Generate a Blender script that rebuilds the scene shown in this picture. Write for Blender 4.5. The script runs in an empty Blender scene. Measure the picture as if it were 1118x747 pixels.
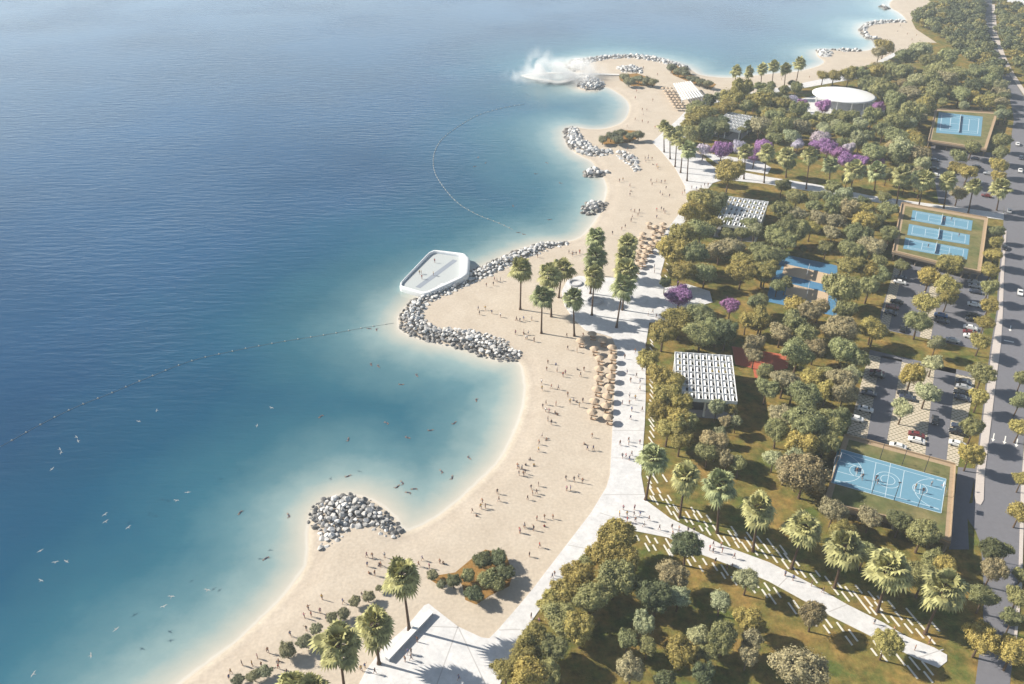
import bpy, bmesh, math, random
import numpy as np
from mathutils import Vector, Matrix, geometry, noise
random.seed(11); RN=random.Random(5)
R=math.radians
SC=bpy.context.scene; COL=SC.collection
# ---------------------------------------------------------------- survey: sight lines -> metres on the ground
F=900.; YH=-205.; H=150.; CX=559.; CY=373.5
T=math.atan((CY-YH)/F)
FW=np.array([0,math.cos(T),-math.sin(T)]); UP=np.array([0,math.sin(T),math.cos(T)])
def g(x,y,z=0.0):
    d=FW-UP*(y-CY)/F+np.array([(x-CX)/F,0,0])
    k=(z-H)/d[2]
    return (d[0]*k,d[1]*k)
def depth(X,Y,z=0): return Y*FW[1]+(z-H)*FW[2]
def zc(ox,oy,s,pts): return [(ox+p[0]/s,oy+p[1]/s)+tuple(p[2:]) for p in pts]
SUN_AZ=R(-17); SUN_EL=R(34)     # direction in which shadows fall, height of the sun

# ---------------------------------------------------------------- materials
def mat(name,col=(.5,.5,.5),rough=.8,spec=.3,objcol=False,noise_amt=0,noise_scale=1.,metal=0,bump=0,bscale=5,trans=0,col2=None):
    m=bpy.data.materials.new(name); m.use_nodes=True; nt=m.node_tree; b=nt.nodes['Principled BSDF']
    b.inputs['Roughness'].default_value=rough; b.inputs['Specular IOR Level'].default_value=spec; b.inputs['Metallic'].default_value=metal
    tc=nt.nodes.new('ShaderNodeNewGeometry')
    if objcol:
        oi=nt.nodes.new('ShaderNodeObjectInfo'); src=oi.outputs['Color']
    else:
        rgb=nt.nodes.new('ShaderNodeRGB'); rgb.outputs[0].default_value=(*col,1); src=rgb.outputs[0]
    if noise_amt or col2:
        n=nt.nodes.new('ShaderNodeTexNoise'); n.inputs['Scale'].default_value=noise_scale; n.inputs['Detail'].default_value=10; n.inputs['Roughness'].default_value=.72
        nt.links.new(tc.outputs['Position'],n.inputs['Vector'])
        if col2:
            rp=nt.nodes.new('ShaderNodeMapRange'); rp.inputs[1].default_value=.38; rp.inputs[2].default_value=.62
            nt.links.new(n.outputs['Fac'],rp.inputs[0])
            mx=nt.nodes.new('ShaderNodeMixRGB'); nt.links.new(rp.outputs[0],mx.inputs[0]); nt.links.new(src,mx.inputs[1]); mx.inputs[2].default_value=(*col2,1); src=mx.outputs[0]
        if noise_amt:
            n2=nt.nodes.new('ShaderNodeTexNoise'); n2.inputs['Scale'].default_value=noise_scale*3.7; n2.inputs['Detail'].default_value=10; n2.inputs['Roughness'].default_value=.72
            nt.links.new(tc.outputs['Position'],n2.inputs['Vector'])
            mr=nt.nodes.new('ShaderNodeMapRange'); mr.inputs[1].default_value=.3; mr.inputs[2].default_value=.7; mr.inputs[3].default_value=1-noise_amt; mr.inputs[4].default_value=1+noise_amt
            nt.links.new(n2.outputs['Fac'],mr.inputs[0])
            vm=nt.nodes.new('ShaderNodeVectorMath'); vm.operation='SCALE'; nt.links.new(src,vm.inputs[0]); nt.links.new(mr.outputs[0],vm.inputs['Scale']); src=vm.outputs[0]
    nt.links.new(src,b.inputs['Base Color'])
    if bump:
        nb=nt.nodes.new('ShaderNodeTexNoise'); nb.inputs['Scale'].default_value=bscale; nb.inputs['Detail'].default_value=6
        nt.links.new(tc.outputs['Position'],nb.inputs['Vector'])
        bp=nt.nodes.new('ShaderNodeBump'); bp.inputs['Strength'].default_value=bump; bp.inputs['Distance'].default_value=.3
        nt.links.new(nb.outputs['Fac'],bp.inputs['Height']); nt.links.new(bp.outputs[0],b.inputs['Normal'])
    if trans:
        tr=nt.nodes.new('ShaderNodeBsdfTranslucent'); nt.links.new(src,tr.inputs['Color'])
        ms=nt.nodes.new('ShaderNodeMixShader'); ms.inputs[0].default_value=trans
        nt.links.new(b.outputs[0],ms.inputs[1]); nt.links.new(tr.outputs[0],ms.inputs[2])
        nt.links.new(ms.outputs[0],nt.nodes['Material Output'].inputs['Surface'])
    return m
def leafmat(name,attr=False):
    m=bpy.data.materials.new(name); m.use_nodes=True; nt=m.node_tree; b=nt.nodes['Principled BSDF']
    b.inputs['Roughness'].default_value=.65; b.inputs['Specular IOR Level'].default_value=.25
    if attr:
        a=nt.nodes.new('ShaderNodeAttribute'); a.attribute_name='tint'; src=a.outputs['Color']
    else:
        a=nt.nodes.new('ShaderNodeObjectInfo'); src=a.outputs['Color']
    gm=nt.nodes.new('ShaderNodeNewGeometry')
    # every leaf clump its own slight shade
    mr=nt.nodes.new('ShaderNodeMapRange'); mr.inputs[3].default_value=.6; mr.inputs[4].default_value=1.5
    nt.links.new(gm.outputs['Random Per Island'],mr.inputs[0])
    vm=nt.nodes.new('ShaderNodeVectorMath'); vm.operation='SCALE'; nt.links.new(src,vm.inputs[0]); nt.links.new(mr.outputs[0],vm.inputs['Scale'])
    nt.links.new(vm.outputs[0],b.inputs['Base Color'])
    tr=nt.nodes.new('ShaderNodeBsdfTranslucent'); nt.links.new(vm.outputs[0],tr.inputs['Color'])
    ms=nt.nodes.new('ShaderNodeMixShader'); ms.inputs[0].default_value=.10
    nt.links.new(b.outputs[0],ms.inputs[1]); nt.links.new(tr.outputs[0],ms.inputs[2]); nt.links.new(ms.outputs[0],nt.nodes['Material Output'].inputs['Surface'])
    return m
M={}
M['leaf']=leafmat('foliage'); M['leaf_far']=leafmat('far_foliage',True)
M['bark']=mat('bark',(.11,.075,.05),.9,.1,noise_amt=.3,noise_scale=2)
M['palmbark']=mat('palm_bark',(.10,.065,.045),.9,.1,noise_amt=.35,noise_scale=3)
M['paver']=mat('white_paving',(.52,.52,.53),.7,.3,noise_amt=.12,noise_scale=.25,col2=(.62,.615,.62),bump=.1,bscale=1.5)
M['strip']=mat('pale_stone_strip',(.62,.60,.55),.7)
M['lawn']=mat('dry_lawn',(.085,.11,.028),.95,.1,noise_amt=.5,noise_scale=.11,col2=(.25,.165,.052),bump=.4,bscale=3)
M['lawn2']=mat('deck_grass',(.10,.12,.045),.95,.1,noise_amt=.25,noise_scale=.12,col2=(.20,.17,.08))
M['asphalt']=mat('asphalt',(.155,.155,.175),.85,.3,noise_amt=.07,noise_scale=.2)
M['roadline']=mat('road_paint',(.75,.74,.7),.6)
M['walk']=mat('sidewalk',(.5,.45,.42),.8,.2,noise_amt=.08,noise_scale=.5)
M['tan']=mat('tan_path',(.36,.27,.18),.9,.1,noise_amt=.15,noise_scale=.5)
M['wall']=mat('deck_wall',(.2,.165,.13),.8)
M['blue']=mat('court_blue',(.13,.27,.37),.7,.3,noise_amt=.05,noise_scale=.4)
M['blue2']=mat('pool_blue',(.075,.20,.34),.7,.3,noise_amt=.12,noise_scale=.4)
M['bline']=mat('court_line',(.52,.62,.68),.6)
M['red']=mat('play_court_red',(.42,.11,.06),.8,noise_amt=.06,noise_scale=.5)
M['white']=mat('white_paint',(.70,.71,.72),.45,.4)
M['whiteconc']=mat('white_concrete',(.72,.72,.71),.6,.3,noise_amt=.05,noise_scale=.6)
M['grey']=mat('grey_metal',(.2,.2,.21),.5,.5)
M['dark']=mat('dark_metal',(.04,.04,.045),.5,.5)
M['net']=mat('net_floor',(.42,.45,.46),.8,.2,noise_amt=.08,noise_scale=1.5)
M['netdark']=mat('net_band',(.25,.28,.33),.8,.2)
M['rockc']=mat('boulder_stone',objcol=True,noise_amt=.15,noise_scale=.9,bump=.5,bscale=2)
M['rockw']=mat('pale_boulder',(.50,.50,.50),.85,.2,noise_amt=.25,noise_scale=.6)
M['rockd']=mat('wet_boulder',(.15,.14,.13),.6,.4,noise_amt=.3,noise_scale=.8)
M['rockr']=mat('rubble',(.30,.29,.28),.9,.2,noise_amt=.3,noise_scale=.8)
M['thatch']=mat('thatch',(.44,.345,.255),.9,.1,noise_amt=.15,noise_scale=3)
M['wood']=mat('wood',(.24,.15,.09),.8)
M['cushion']=mat('cushion',(.50,.36,.25),.9)
M['paint']=mat('car_paint',objcol=True,rough=.25,spec=.6)
M['glass']=mat('dark_glass',(.02,.025,.03),.08,.8)
M['tyre']=mat('tyre',(.02,.02,.02),.9)
M['skin']=mat('skin',(.36,.20,.13),.7,.2)
M['cloth']=mat('cloth',objcol=True,rough=.9,spec=.1)
M['short']=mat('shorts',(.06,.07,.11),.9)
M['hair']=mat('hair',(.03,.02,.015),.8)
M['gull']=mat('gull_white',(.38,.38,.37),.8)
M['gullt']=mat('gull_grey',(.25,.25,.26),.8)
M['buoy']=mat('buoy',(.5,.48,.44),.5)
M['rope']=mat('rope',(.35,.36,.35),.8)
M['bedsoil']=mat('bed_soil',(.26,.15,.05),.95,.1,noise_amt=.3,noise_scale=.5)
M['stone']=mat('bench_stone',(.40,.40,.42),.8,.2)
M['jet']=mat('jetty_deck',(.60,.58,.55),.8)
# perforated grass pavers
def cellpaver():
    m=mat('cell_paver',(.50,.44,.36),.85,.2); nt=m.node_tree; b=nt.nodes['Principled BSDF']
    gm=nt.nodes.new('ShaderNodeNewGeometry'); mp=nt.nodes.new('ShaderNodeMapping'); mp.inputs['Rotation'].default_value=(0,0,PAX*-1); mp.inputs['Scale'].default_value=(1/1.5,1/1.5,0)
    nt.links.new(gm.outputs['Position'],mp.inputs['Vector'])
    br=nt.nodes.new('ShaderNodeTexBrick'); br.inputs['Scale'].default_value=1; br.inputs['Brick Width'].default_value=1.; br.inputs['Row Height'].default_value=.6; br.inputs['Mortar Size'].default_value=.2; br.inputs['Mortar Smooth'].default_value=.0
    br.inputs['Color1'].default_value=(.11,.11,.06,1); br.inputs['Color2'].default_value=(.15,.14,.08,1); br.inputs['Mortar'].default_value=(.50,.44,.35,1)
    nt.links.new(mp.outputs[0],br.inputs['Vector']); nt.links.new(br.outputs['Color'],b.inputs['Base Color'])
    return m
_a=g(924,475); _b=g(1011,498); PAX=math.atan2(_b[1]-_a[1],_b[0]-_a[0])
M['cell']=cellpaver()

# ---------------------------------------------------------------- mesh helpers
class MB:
    def __init__(s): s.v=[]; s.f=[]; s.m=[]
    def add(s,vs,fs,mi=0):
        o=len(s.v); s.v+= [tuple(v) for v in vs]; s.f+=[tuple(i+o for i in f) for f in fs]; s.m+=[mi]*len(fs)
    def box(s,c,size,rz=0,mi=0,top=None):
        cx,cy,cz=c; a,b,h=[q/2 for q in size]; co,si=math.cos(rz),math.sin(rz); vs=[]
        for z,k in ((-h,1),(h,top or 1)):
            for x,y in ((-a,-b),(a,-b),(a,b),(-a,b)):
                x*=k;y*=k; vs.append((cx+x*co-y*si,cy+x*si+y*co,cz+z))
        s.add(vs,[(0,3,2,1),(4,5,6,7),(0,1,5,4),(1,2,6,5),(2,3,7,6),(3,0,4,7)],mi)
    def tube(s,pts,rad,n=8,mi=0,cap=True):
        pts=[Vector(p) for p in pts]; rings=[]
        if not hasattr(rad,'__len__'): rad=[rad]*len(pts)
        for i,p in enumerate(pts):
            d=(pts[min(i+1,len(pts)-1)]-pts[max(i-1,0)]).normalized()
            a=d.cross(Vector((0,0,1)) if abs(d.z)<.9 else Vector((1,0,0))).normalized(); b=d.cross(a)
            rings.append([p+(a*math.cos(2*math.pi*k/n)+b*math.sin(2*math.pi*k/n))*rad[i] for k in range(n)])
        vs=[v for r in rings for v in r]; fs=[]
        for i in range(len(pts)-1):
            for k in range(n): fs.append((i*n+k,i*n+(k+1)%n,(i+1)*n+(k+1)%n,(i+1)*n+k))
        if cap: fs.append(tuple(range(n-1,-1,-1))); fs.append(tuple((len(pts)-1)*n+k for k in range(n)))
        s.add(vs,fs,mi)
    def lathe(s,prof,n=16,c=(0,0,0),mi=0):
        vs=[];fs=[]
        for r,z in prof:
            for k in range(n): vs.append((c[0]+r*math.cos(2*math.pi*k/n),c[1]+r*math.sin(2*math.pi*k/n),c[2]+z))
        for i in range(len(prof)-1):
            for k in range(n): fs.append((i*n+k,i*n+(k+1)%n,(i+1)*n+(k+1)%n,(i+1)*n+k))
        s.add(vs,fs,mi)
    def slab(s,pts,z,th=0,mi=0,side=None):
        P=[Vector((p[0],p[1],0)) for p in pts]; n=len(P)
        tri=geometry.tessellate_polygon([P])
        def up(t):
            a,b,c=[P[i] for i in t]; return (b-a).cross(c-a).z>0
        tr=[t if up(t) else t[::-1] for t in tri]
        s.add([(p.x,p.y,z) for p in P],tr,mi)
        if th:
            ar=sum(P[i].x*P[(i+1)%n].y-P[(i+1)%n].x*P[i].y for i in range(n))
            vs=[(p.x,p.y,z) for p in P]+[(p.x,p.y,z-th) for p in P]
            fs=[(i,i+n,(i+1)%n+n,(i+1)%n) if ar>0 else (i,(i+1)%n,(i+1)%n+n,i+n) for i in range(n)]
            s.add(vs,fs,mi if side is None else side)
    def mesh(s,name,mats,smooth=False):
        me=bpy.data.meshes.new(name); me.from_pydata(s.v,[],s.f)
        for m in (mats if isinstance(mats,(list,tuple)) else [mats]): me.materials.append(M[m] if isinstance(m,str) else m)
        me.polygons.foreach_set('material_index',s.m)
        if smooth: me.polygons.foreach_set('use_smooth',[True]*len(s.f))
        me.update(); return me
    def build(s,name,mats,parent=None,smooth=False,**k): return ob(name,s.mesh(name,mats,smooth),parent,**k)
def tag(o,label=None,cat=None,group=None,kind=None):
    if label: o['label']=label
    if cat: o['category']=cat
    if group: o['group']=group
    if kind: o['kind']=kind
    return o
def ob(name,data,parent=None,loc=None,rz=0,sc=None):
    o=bpy.data.objects.new(name,data); COL.objects.link(o)
    if parent: o.parent=parent
    if loc is not None: o.location=loc
    if rz: o.rotation_euler.z=rz
    if sc is not None: o.scale=sc if hasattr(sc,'__len__') else (sc,)*3
    return o
def PX(pts,z=0): return [g(p[0],p[1],z) for p in pts]
def smooth_poly(P,n=4,closed=False):
    out=[]; L=len(P)
    for i in range(L if closed else L-1):
        p0,p1,p2,p3=[np.array(P[(i+k)%L] if closed else P[min(max(i+k,0),L-1)],float) for k in (-1,0,1,2)]
        for t in np.linspace(0,1,n,endpoint=False):
            out.append(tuple(.5*((2*p1)+(p2-p0)*t+(2*p0-5*p1+4*p2-p3)*t*t+(3*p1-p0-3*p2+p3)*t**3)))
    if not closed: out.append(tuple(P[-1]))
    return out
def inside(p,poly):
    x,y=p; c=False; n=len(poly); j=n-1
    for i in range(n):
        xi,yi=poly[i]; xj,yj=poly[j]
        if (yi>y)!=(yj>y) and x<(xj-xi)*(y-yi)/(yj-yi)+xi: c=not c
        j=i
    return c

# ---------------------------------------------------------------- labels: the landmark nearest by, the side, the rank
LM=[("crescent rock mound",385,567),("long bench wall",447,697),("beach shrub island",525,625),("white floating basin",470,297),
("basketball court",970,525),("three tennis courts",1022,258),("sand volleyball courts",880,310),("largest lattice pavilion",770,412),
("middle lattice pavilion",815,232),("small far lattice roof",803,131),("white oval roof",922,106),("far single tennis court",1047,135),
("striped beach canopy",750,100),("nearest car park",990,440),("middle car park",1020,325),("far car park",1060,195),
("stone ring benches",645,318),("near parasol rows",655,420),("upper parasol rows",710,265),("plaza purple tree",742,323),
("misty jetty",605,82),("curved rock spit",635,155),("promenade fork",700,560),("south path end",1020,712),
("side road junction",1075,585),("red play court",838,393),("purple blossom grove",915,166),("far beach headland",975,35),
("bottom plaza corner",420,730),("south path middle",900,650),("painted road arrows",1090,475),("far road bend",1085,60),
("small rock islet",648,226),("long breakwater tip",445,350),("narrow promenade stretch",690,470),("bottom lawn",800,680)]
LMW=[(n,)+g(x,y) for n,x,y in LM]
ORD=['','second ','third ','fourth ','fifth ','sixth ','seventh ','eighth ','ninth ','tenth ','eleventh ','twelfth ','thirteenth ','fourteenth ','fifteenth ']+['%dth '%i for i in range(16,60)]
PENDING=[]
def later(o,look,X,Y): PENDING.append((o,look,X,Y))
def resolve_labels():
    cells={}
    for o,look,X,Y in PENDING:
        best=min(LMW,key=lambda l:(l[1]-X)**2+((l[2]-Y)*.8)**2); dx=X-best[1]; dy=Y-best[2]
        side=('right of' if dx>0 else 'left of') if abs(dx)>abs(dy) else ('behind' if dy>0 else 'in front of')
        cells.setdefault((look,best[0],side),[]).append((dx*dx+dy*dy,len(cells),o))
    used={}
    for (look,lm,side),L in cells.items():
        L.sort(key=lambda t:t[0])
        for i,(d,_,o) in enumerate(L):
            o['label']=look+((', %snearest %s the %s'%(ORD[i],side,lm)) if len(L)>1 else ' %s the %s'%(side,lm))

# ---------------------------------------------------------------- shoreline, terrain and sea
shore=[(150,790),(195,747),(250,706),(300,660),(322,634),(336,612),(337,580),(345,555),(372,540),(405,545),(430,565),(438,581),(478,563),(511,536),(545,503),(563,470),(573,440),(574,412),(566,392),
(540,390),(510,379),(480,373),(455,367),(438,358),(437,345),(448,330),(470,317),(500,303),(530,289),(560,275),(590,265),(618,263),
(636,257),(651,240),(657,228),(663,209),(661,196),(653,186),(646,175),(632,168),(619,156),(618,142),(627,138),(644,140),(662,139),(680,132),(687,120),(685,109),(672,99),(660,94),(645,98),(631,95),(632,84),(625,76),(618,70),(636,65),(662,62),(687,61),(713,63),(735,68),(753,74),(765,81),(797,84),(838,80),(871,77),(894,71),(900,66),(893,61),(893,55),(912,54),(940,55),(955,52),(958,44),(945,39),(939,31),(947,25),(970,23),(989,22),(983,14),(973,8),(972,2),(983,-6),(1010,-18),(1040,-32),(1060,-60)]
SH=smooth_poly(PX(shore),3)
SHP=SH+[(2500,SH[-1][1]+300),(2500,-300),(-200,-300)]
SHP=[tuple(map(float,p)) for p in SHP]
def sdist(X,Y):
    d=np.full(X.shape,1e9); ins=np.zeros(X.shape,bool); n=len(SHP)
    for i in range(n):
        x1,y1=SHP[i]; x2,y2=SHP[(i+1)%n]; dx,dy=x2-x1,y2-y1; L=dx*dx+dy*dy+1e-9
        t=np.clip(((X-x1)*dx+(Y-y1)*dy)/L,0,1); d=np.minimum(d,(X-x1-t*dx)**2+(Y-y1-t*dy)**2)
        if y1!=y2:
            c=((y1>Y)!=(y2>Y))&(X<(x2-x1)*(Y-y1)/(y2-y1)+x1); ins^=c
    d=np.sqrt(d); return np.where(ins,d,-d)
def axis(a,b,st,far):
    return np.concatenate([np.array([-far,-far*.5,-far*.25]),np.arange(a,b+.1,st),np.array([far*.25,far*.5,far])]) 
gx=np.concatenate([[-5000,-3000,-1500,-1000,-760],np.arange(-600,620,2.6),[700,900,1500,3000,5000]])
gy=np.concatenate([[-3000,-1000,-300,-60],np.arange(40,1000,2.6),[1050,1150,1300,1600,2200,3500,6000]])
GX,GY=np.meshgrid(gx,gy); SD=sdist(GX.ravel(),GY.ravel())
def grid_mesh(name,Z,m,attr=None):
    nx,ny=len(gx),len(gy); co=np.empty((nx*ny,3)); co[:,0]=GX.ravel(); co[:,1]=GY.ravel(); co[:,2]=Z
    i=np.arange((ny-1)*nx).reshape(ny-1,nx)[:,:-1].ravel(); q=np.stack([i,i+1,i+nx+1,i+nx],1)
    me=bpy.data.meshes.new(name); me.vertices.add(len(co)); me.vertices.foreach_set('co',co.ravel())
    me.loops.add(q.size); me.loops.foreach_set('vertex_index',q.ravel().astype(np.int32))
    me.polygons.add(len(q)); me.polygons.foreach_set('loop_start',np.arange(0,q.size,4,dtype=np.int32)); me.polygons.foreach_set('loop_total',np.full(len(q),4,dtype=np.int32))
    me.polygons.foreach_set('use_smooth',[True]*len(q))
    if attr is not None:
        a=me.attributes.new('shore','FLOAT','POINT'); a.data.foreach_set('value',attr.astype(np.float32))
    me.update(); me.validate(); me.materials.append(m); return tag(ob(name,me),kind='structure')
WL=-.6
# sand
def sandmat():
    m=bpy.data.materials.new('sand'); m.use_nodes=True; nt=m.node_tree; b=nt.nodes['Principled BSDF']; L=nt.links.new
    gm=nt.nodes.new('ShaderNodeNewGeometry'); at=nt.nodes.new('ShaderNodeAttribute'); at.attribute_name='shore'
    n=nt.nodes.new('ShaderNodeTexNoise'); n.inputs['Scale'].default_value=.12; n.inputs['Detail'].default_value=9; n.inputs['Roughness'].default_value=.75; L(gm.outputs['Position'],n.inputs['Vector'])
    cr=nt.nodes.new('ShaderNodeValToRGB'); cr.color_ramp.elements[0].position=.3; cr.color_ramp.elements[0].color=(.45,.385,.31,1); cr.color_ramp.elements[1].position=.7; cr.color_ramp.elements[1].color=(.53,.465,.385,1); L(n.outputs['Fac'],cr.inputs[0])
    wet=nt.nodes.new('ShaderNodeValToRGB'); e=wet.color_ramp.elements; e[0].position=0; e[0].color=(1.06,1.08,1.08,1); e[1].position=1; e[1].color=(1,1,1,1)
    x=e.new(.06); x.color=(.86,.86,.88,1); x=e.new(.16); x.color=(.97,.97,.98,1)
    mr=nt.nodes.new('ShaderNodeMapRange'); mr.inputs[2].default_value=30; L(at.outputs['Fac'],mr.inputs[0]); L(mr.outputs[0],wet.inputs[0])
    mu=nt.nodes.new('ShaderNodeMixRGB'); mu.blend_type='MULTIPLY'; mu.inputs[0].default_value=1; L(cr.outputs[0],mu.inputs[1]); L(wet.outputs[0],mu.inputs[2])
    n3=nt.nodes.new('ShaderNodeTexNoise'); n3.inputs['Scale'].default_value=1.3; n3.inputs['Detail'].default_value=5; L(gm.outputs['Position'],n3.inputs['Vector'])
    m3=nt.nodes.new('ShaderNodeMapRange'); m3.inputs[1].default_value=.3; m3.inputs[2].default_value=.7; m3.inputs[3].default_value=.90; m3.inputs[4].default_value=1.07; L(n3.outputs['Fac'],m3.inputs[0])
    sc=nt.nodes.new('ShaderNodeVectorMath'); sc.operation='SCALE'; L(mu.outputs[0],sc.inputs[0]); L(m3.outputs[0],sc.inputs['Scale'])
    L(sc.outputs[0],b.inputs['Base Color']); b.inputs['Roughness'].default_value=.95; b.inputs['Specular IOR Level'].default_value=.1
    nb=nt.nodes.new('ShaderNodeTexNoise'); nb.inputs['Scale'].default_value=.8; nb.inputs['Detail'].default_value=7; L(gm.outputs['Position'],nb.inputs['Vector'])
    bp=nt.nodes.new('ShaderNodeBump'); bp.inputs['Strength'].default_value=.35; bp.inputs['Distance'].default_value=.25; L(nb.outputs['Fac'],bp.inputs['Height']); L(bp.outputs[0],b.inputs['Normal'])
    return m
grid_mesh('sand_ground',np.clip(WL+SD*.12,-7,0),sandmat(),SD)
def watermat():
    m=bpy.data.materials.new('sea_water'); m.use_nodes=True; nt=m.node_tree; b=nt.nodes['Principled BSDF']; L=nt.links.new
    gm=nt.nodes.new('ShaderNodeNewGeometry'); at=nt.nodes.new('ShaderNodeAttribute'); at.attribute_name='shore'
    n=nt.nodes.new('ShaderNodeTexNoise'); n.inputs['Scale'].default_value=.022; n.inputs['Detail'].default_value=4; L(gm.outputs['Position'],n.inputs['Vector'])
    # depth = distance to the shore, made uneven
    sub=nt.nodes.new('ShaderNodeMath'); sub.operation='MULTIPLY_ADD'; L(n.outputs['Fac'],sub.inputs[0]); sub.inputs[1].default_value=.8; sub.inputs[2].default_value=.6
    nf=nt.nodes.new('ShaderNodeTexNoise'); nf.inputs['Scale'].default_value=.16; nf.inputs['Detail'].default_value=6; nf.inputs['Roughness'].default_value=.65; L(gm.outputs['Position'],nf.inputs['Vector'])
    nm_=nt.nodes.new('ShaderNodeMath'); nm_.operation='MULTIPLY_ADD'; L(nf.outputs['Fac'],nm_.inputs[0]); nm_.inputs[1].default_value=9; nm_.inputs[2].default_value=-4.5
    sc_=nt.nodes.new('ShaderNodeMapRange'); sc_.inputs[1].default_value=0; sc_.inputs[2].default_value=-14; sc_.inputs[3].default_value=.12; sc_.inputs[4].default_value=1; L(at.outputs['Fac'],sc_.inputs[0])
    nk=nt.nodes.new('ShaderNodeMath'); nk.operation='MULTIPLY_ADD'; L(nm_.outputs[0],nk.inputs[0]); L(sc_.outputs[0],nk.inputs[1]); L(at.outputs['Fac'],nk.inputs[2])
    mul=nt.nodes.new('ShaderNodeMath'); mul.operation='MULTIPLY'; L(nk.outputs[0],mul.inputs[0]); L(sub.outputs[0],mul.inputs[1])
    mr=nt.nodes.new('ShaderNodeMapRange'); mr.inputs[1].default_value=0; mr.inputs[2].default_value=-160; L(mul.outputs[0],mr.inputs[0])
    cr=nt.nodes.new('ShaderNodeValToRGB'); els=cr.color_ramp.elements; els[0].position=0; els[0].color=(.56,.50,.42,1); els[1].position=1; els[1].color=WDEEP[-1]
    for p,c in WRAMP: 
        e=els.new(p/160.); e.color=(*c,1)
    L(mr.outputs[0],cr.inputs[0])
    # patches of darker and lighter sea far out
    n5=nt.nodes.new('ShaderNodeTexNoise'); n5.inputs['Scale'].default_value=.008; n5.inputs['Detail'].default_value=5; L(gm.outputs['Position'],n5.inputs['Vector'])
    m5=nt.nodes.new('ShaderNodeMapRange'); m5.inputs[1].default_value=.3; m5.inputs[2].default_value=.7; m5.inputs[3].default_value=.82; m5.inputs[4].default_value=1.2; L(n5.outputs['Fac'],m5.inputs[0])
    sc=nt.nodes.new('ShaderNodeVectorMath'); sc.operation='SCALE'; L(cr.outputs[0],sc.inputs[0]); L(m5.outputs[0],sc.inputs['Scale']); L(sc.outputs[0],b.inputs['Base Color'])
    b.inputs['Roughness'].default_value=.10; b.inputs['IOR'].default_value=1.33; b.inputs['Specular IOR Level'].default_value=.6
    mp=nt.nodes.new('ShaderNodeMapping'); mp.inputs['Rotation'].default_value=(0,0,R(-28)); mp.inputs['Scale'].default_value=(.10,.42,.2); L(gm.outputs['Position'],mp.inputs['Vector'])
    w1=nt.nodes.new('ShaderNodeTexNoise'); w1.inputs['Scale'].default_value=1; w1.inputs['Detail'].default_value=5; w1.inputs['Roughness'].default_value=.6; L(mp.outputs[0],w1.inputs['Vector'])
    mp2=nt.nodes.new('ShaderNodeMapping'); mp2.inputs['Rotation'].default_value=(0,0,R(-18)); mp2.inputs['Scale'].default_value=(.5,1.1,1); L(gm.outputs['Position'],mp2.inputs['Vector'])
    w2=nt.nodes.new('ShaderNodeTexNoise'); w2.inputs['Scale'].default_value=1; w2.inputs['Detail'].default_value=4; L(mp2.outputs[0],w2.inputs['Vector'])
    # calmer in the sheltered shallows
    cm=nt.nodes.new('ShaderNodeMapRange'); cm.inputs[1].default_value=-5; cm.inputs[2].default_value=-90; cm.inputs[3].default_value=.15; cm.inputs[4].default_value=1; L(at.outputs['Fac'],cm.inputs[0])
    b1=nt.nodes.new('ShaderNodeBump'); b1.inputs['Distance'].default_value=.36; L(w1.outputs['Fac'],b1.inputs['Height']); wp=nt.nodes.new('ShaderNodeTexNoise'); wp.inputs['Scale'].default_value=.011; wp.inputs['Detail'].default_value=4; L(gm.outputs['Position'],wp.inputs['Vector'])
    wr=nt.nodes.new('ShaderNodeMapRange'); wr.inputs[1].default_value=.35; wr.inputs[2].default_value=.65; wr.inputs[3].default_value=.35; wr.inputs[4].default_value=1.3; L(wp.outputs['Fac'],wr.inputs[0])
    wm=nt.nodes.new('ShaderNodeMath'); wm.operation='MULTIPLY'; L(wr.outputs[0],wm.inputs[0]); L(cm.outputs[0],wm.inputs[1]); L(wm.outputs[0],b1.inputs['Strength'])
    b2=nt.nodes.new('ShaderNodeBump'); b2.inputs['Distance'].default_value=.08; b2.inputs['Strength'].default_value=.5; L(w2.outputs['Fac'],b2.inputs['Height']); L(b1.outputs[0],b2.inputs['Normal'])
    L(b2.outputs[0],b.inputs['Normal'])
    return m
WDEEP=[(.002,.050,.130,1)]
WRAMP=[(.35,(.66,.64,.60)),(.8,(.50,.47,.41)),(3,(.40,.41,.37)),(9,(.21,.30,.31)),(19,(.088,.185,.22)),(34,(.026,.110,.160)),(58,(.006,.070,.135)),(100,(.002,.051,.128))]
grid_mesh('sea',np.full(SD.shape,WL),watermat(),SD)

# ---------------------------------------------------------------- ground sheets
ZONES=[]
def sheet(name,pts,z,m,th=.0,px=True,zone=True,side=None,mats=None):
    P=PX(pts,z) if px else pts
    b=MB(); b.slab(P,z,th,0,side)
    o=tag(b.build(name,mats or m),kind='structure')
    if zone: ZONES.append((P,z))
    return o
lawn=[(700,519),(704,462),(705,432),(705,381),(709,351),(714,325),(721,304),(728,275),(742,250),(756,230),(770,210),(778,196),(770,172),(752,158),(748,140),(756,118),(782,112),(816,107),(850,101),(895,93),(935,86),(965,68),(985,57),(1002,46),(1023,47),(1000,32),(995,22),(1004,16),(1028,10),(1013,0),(1010,-25),(1060,-60)]
lp=PX(lawn)+[(1400,1400),(1400,40),(20,40)]+PX([(545,747),(572,690),(600,650),(650,600),(682,575)])
sheet('lawn',lp,.05,'lawn',px=False)
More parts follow.
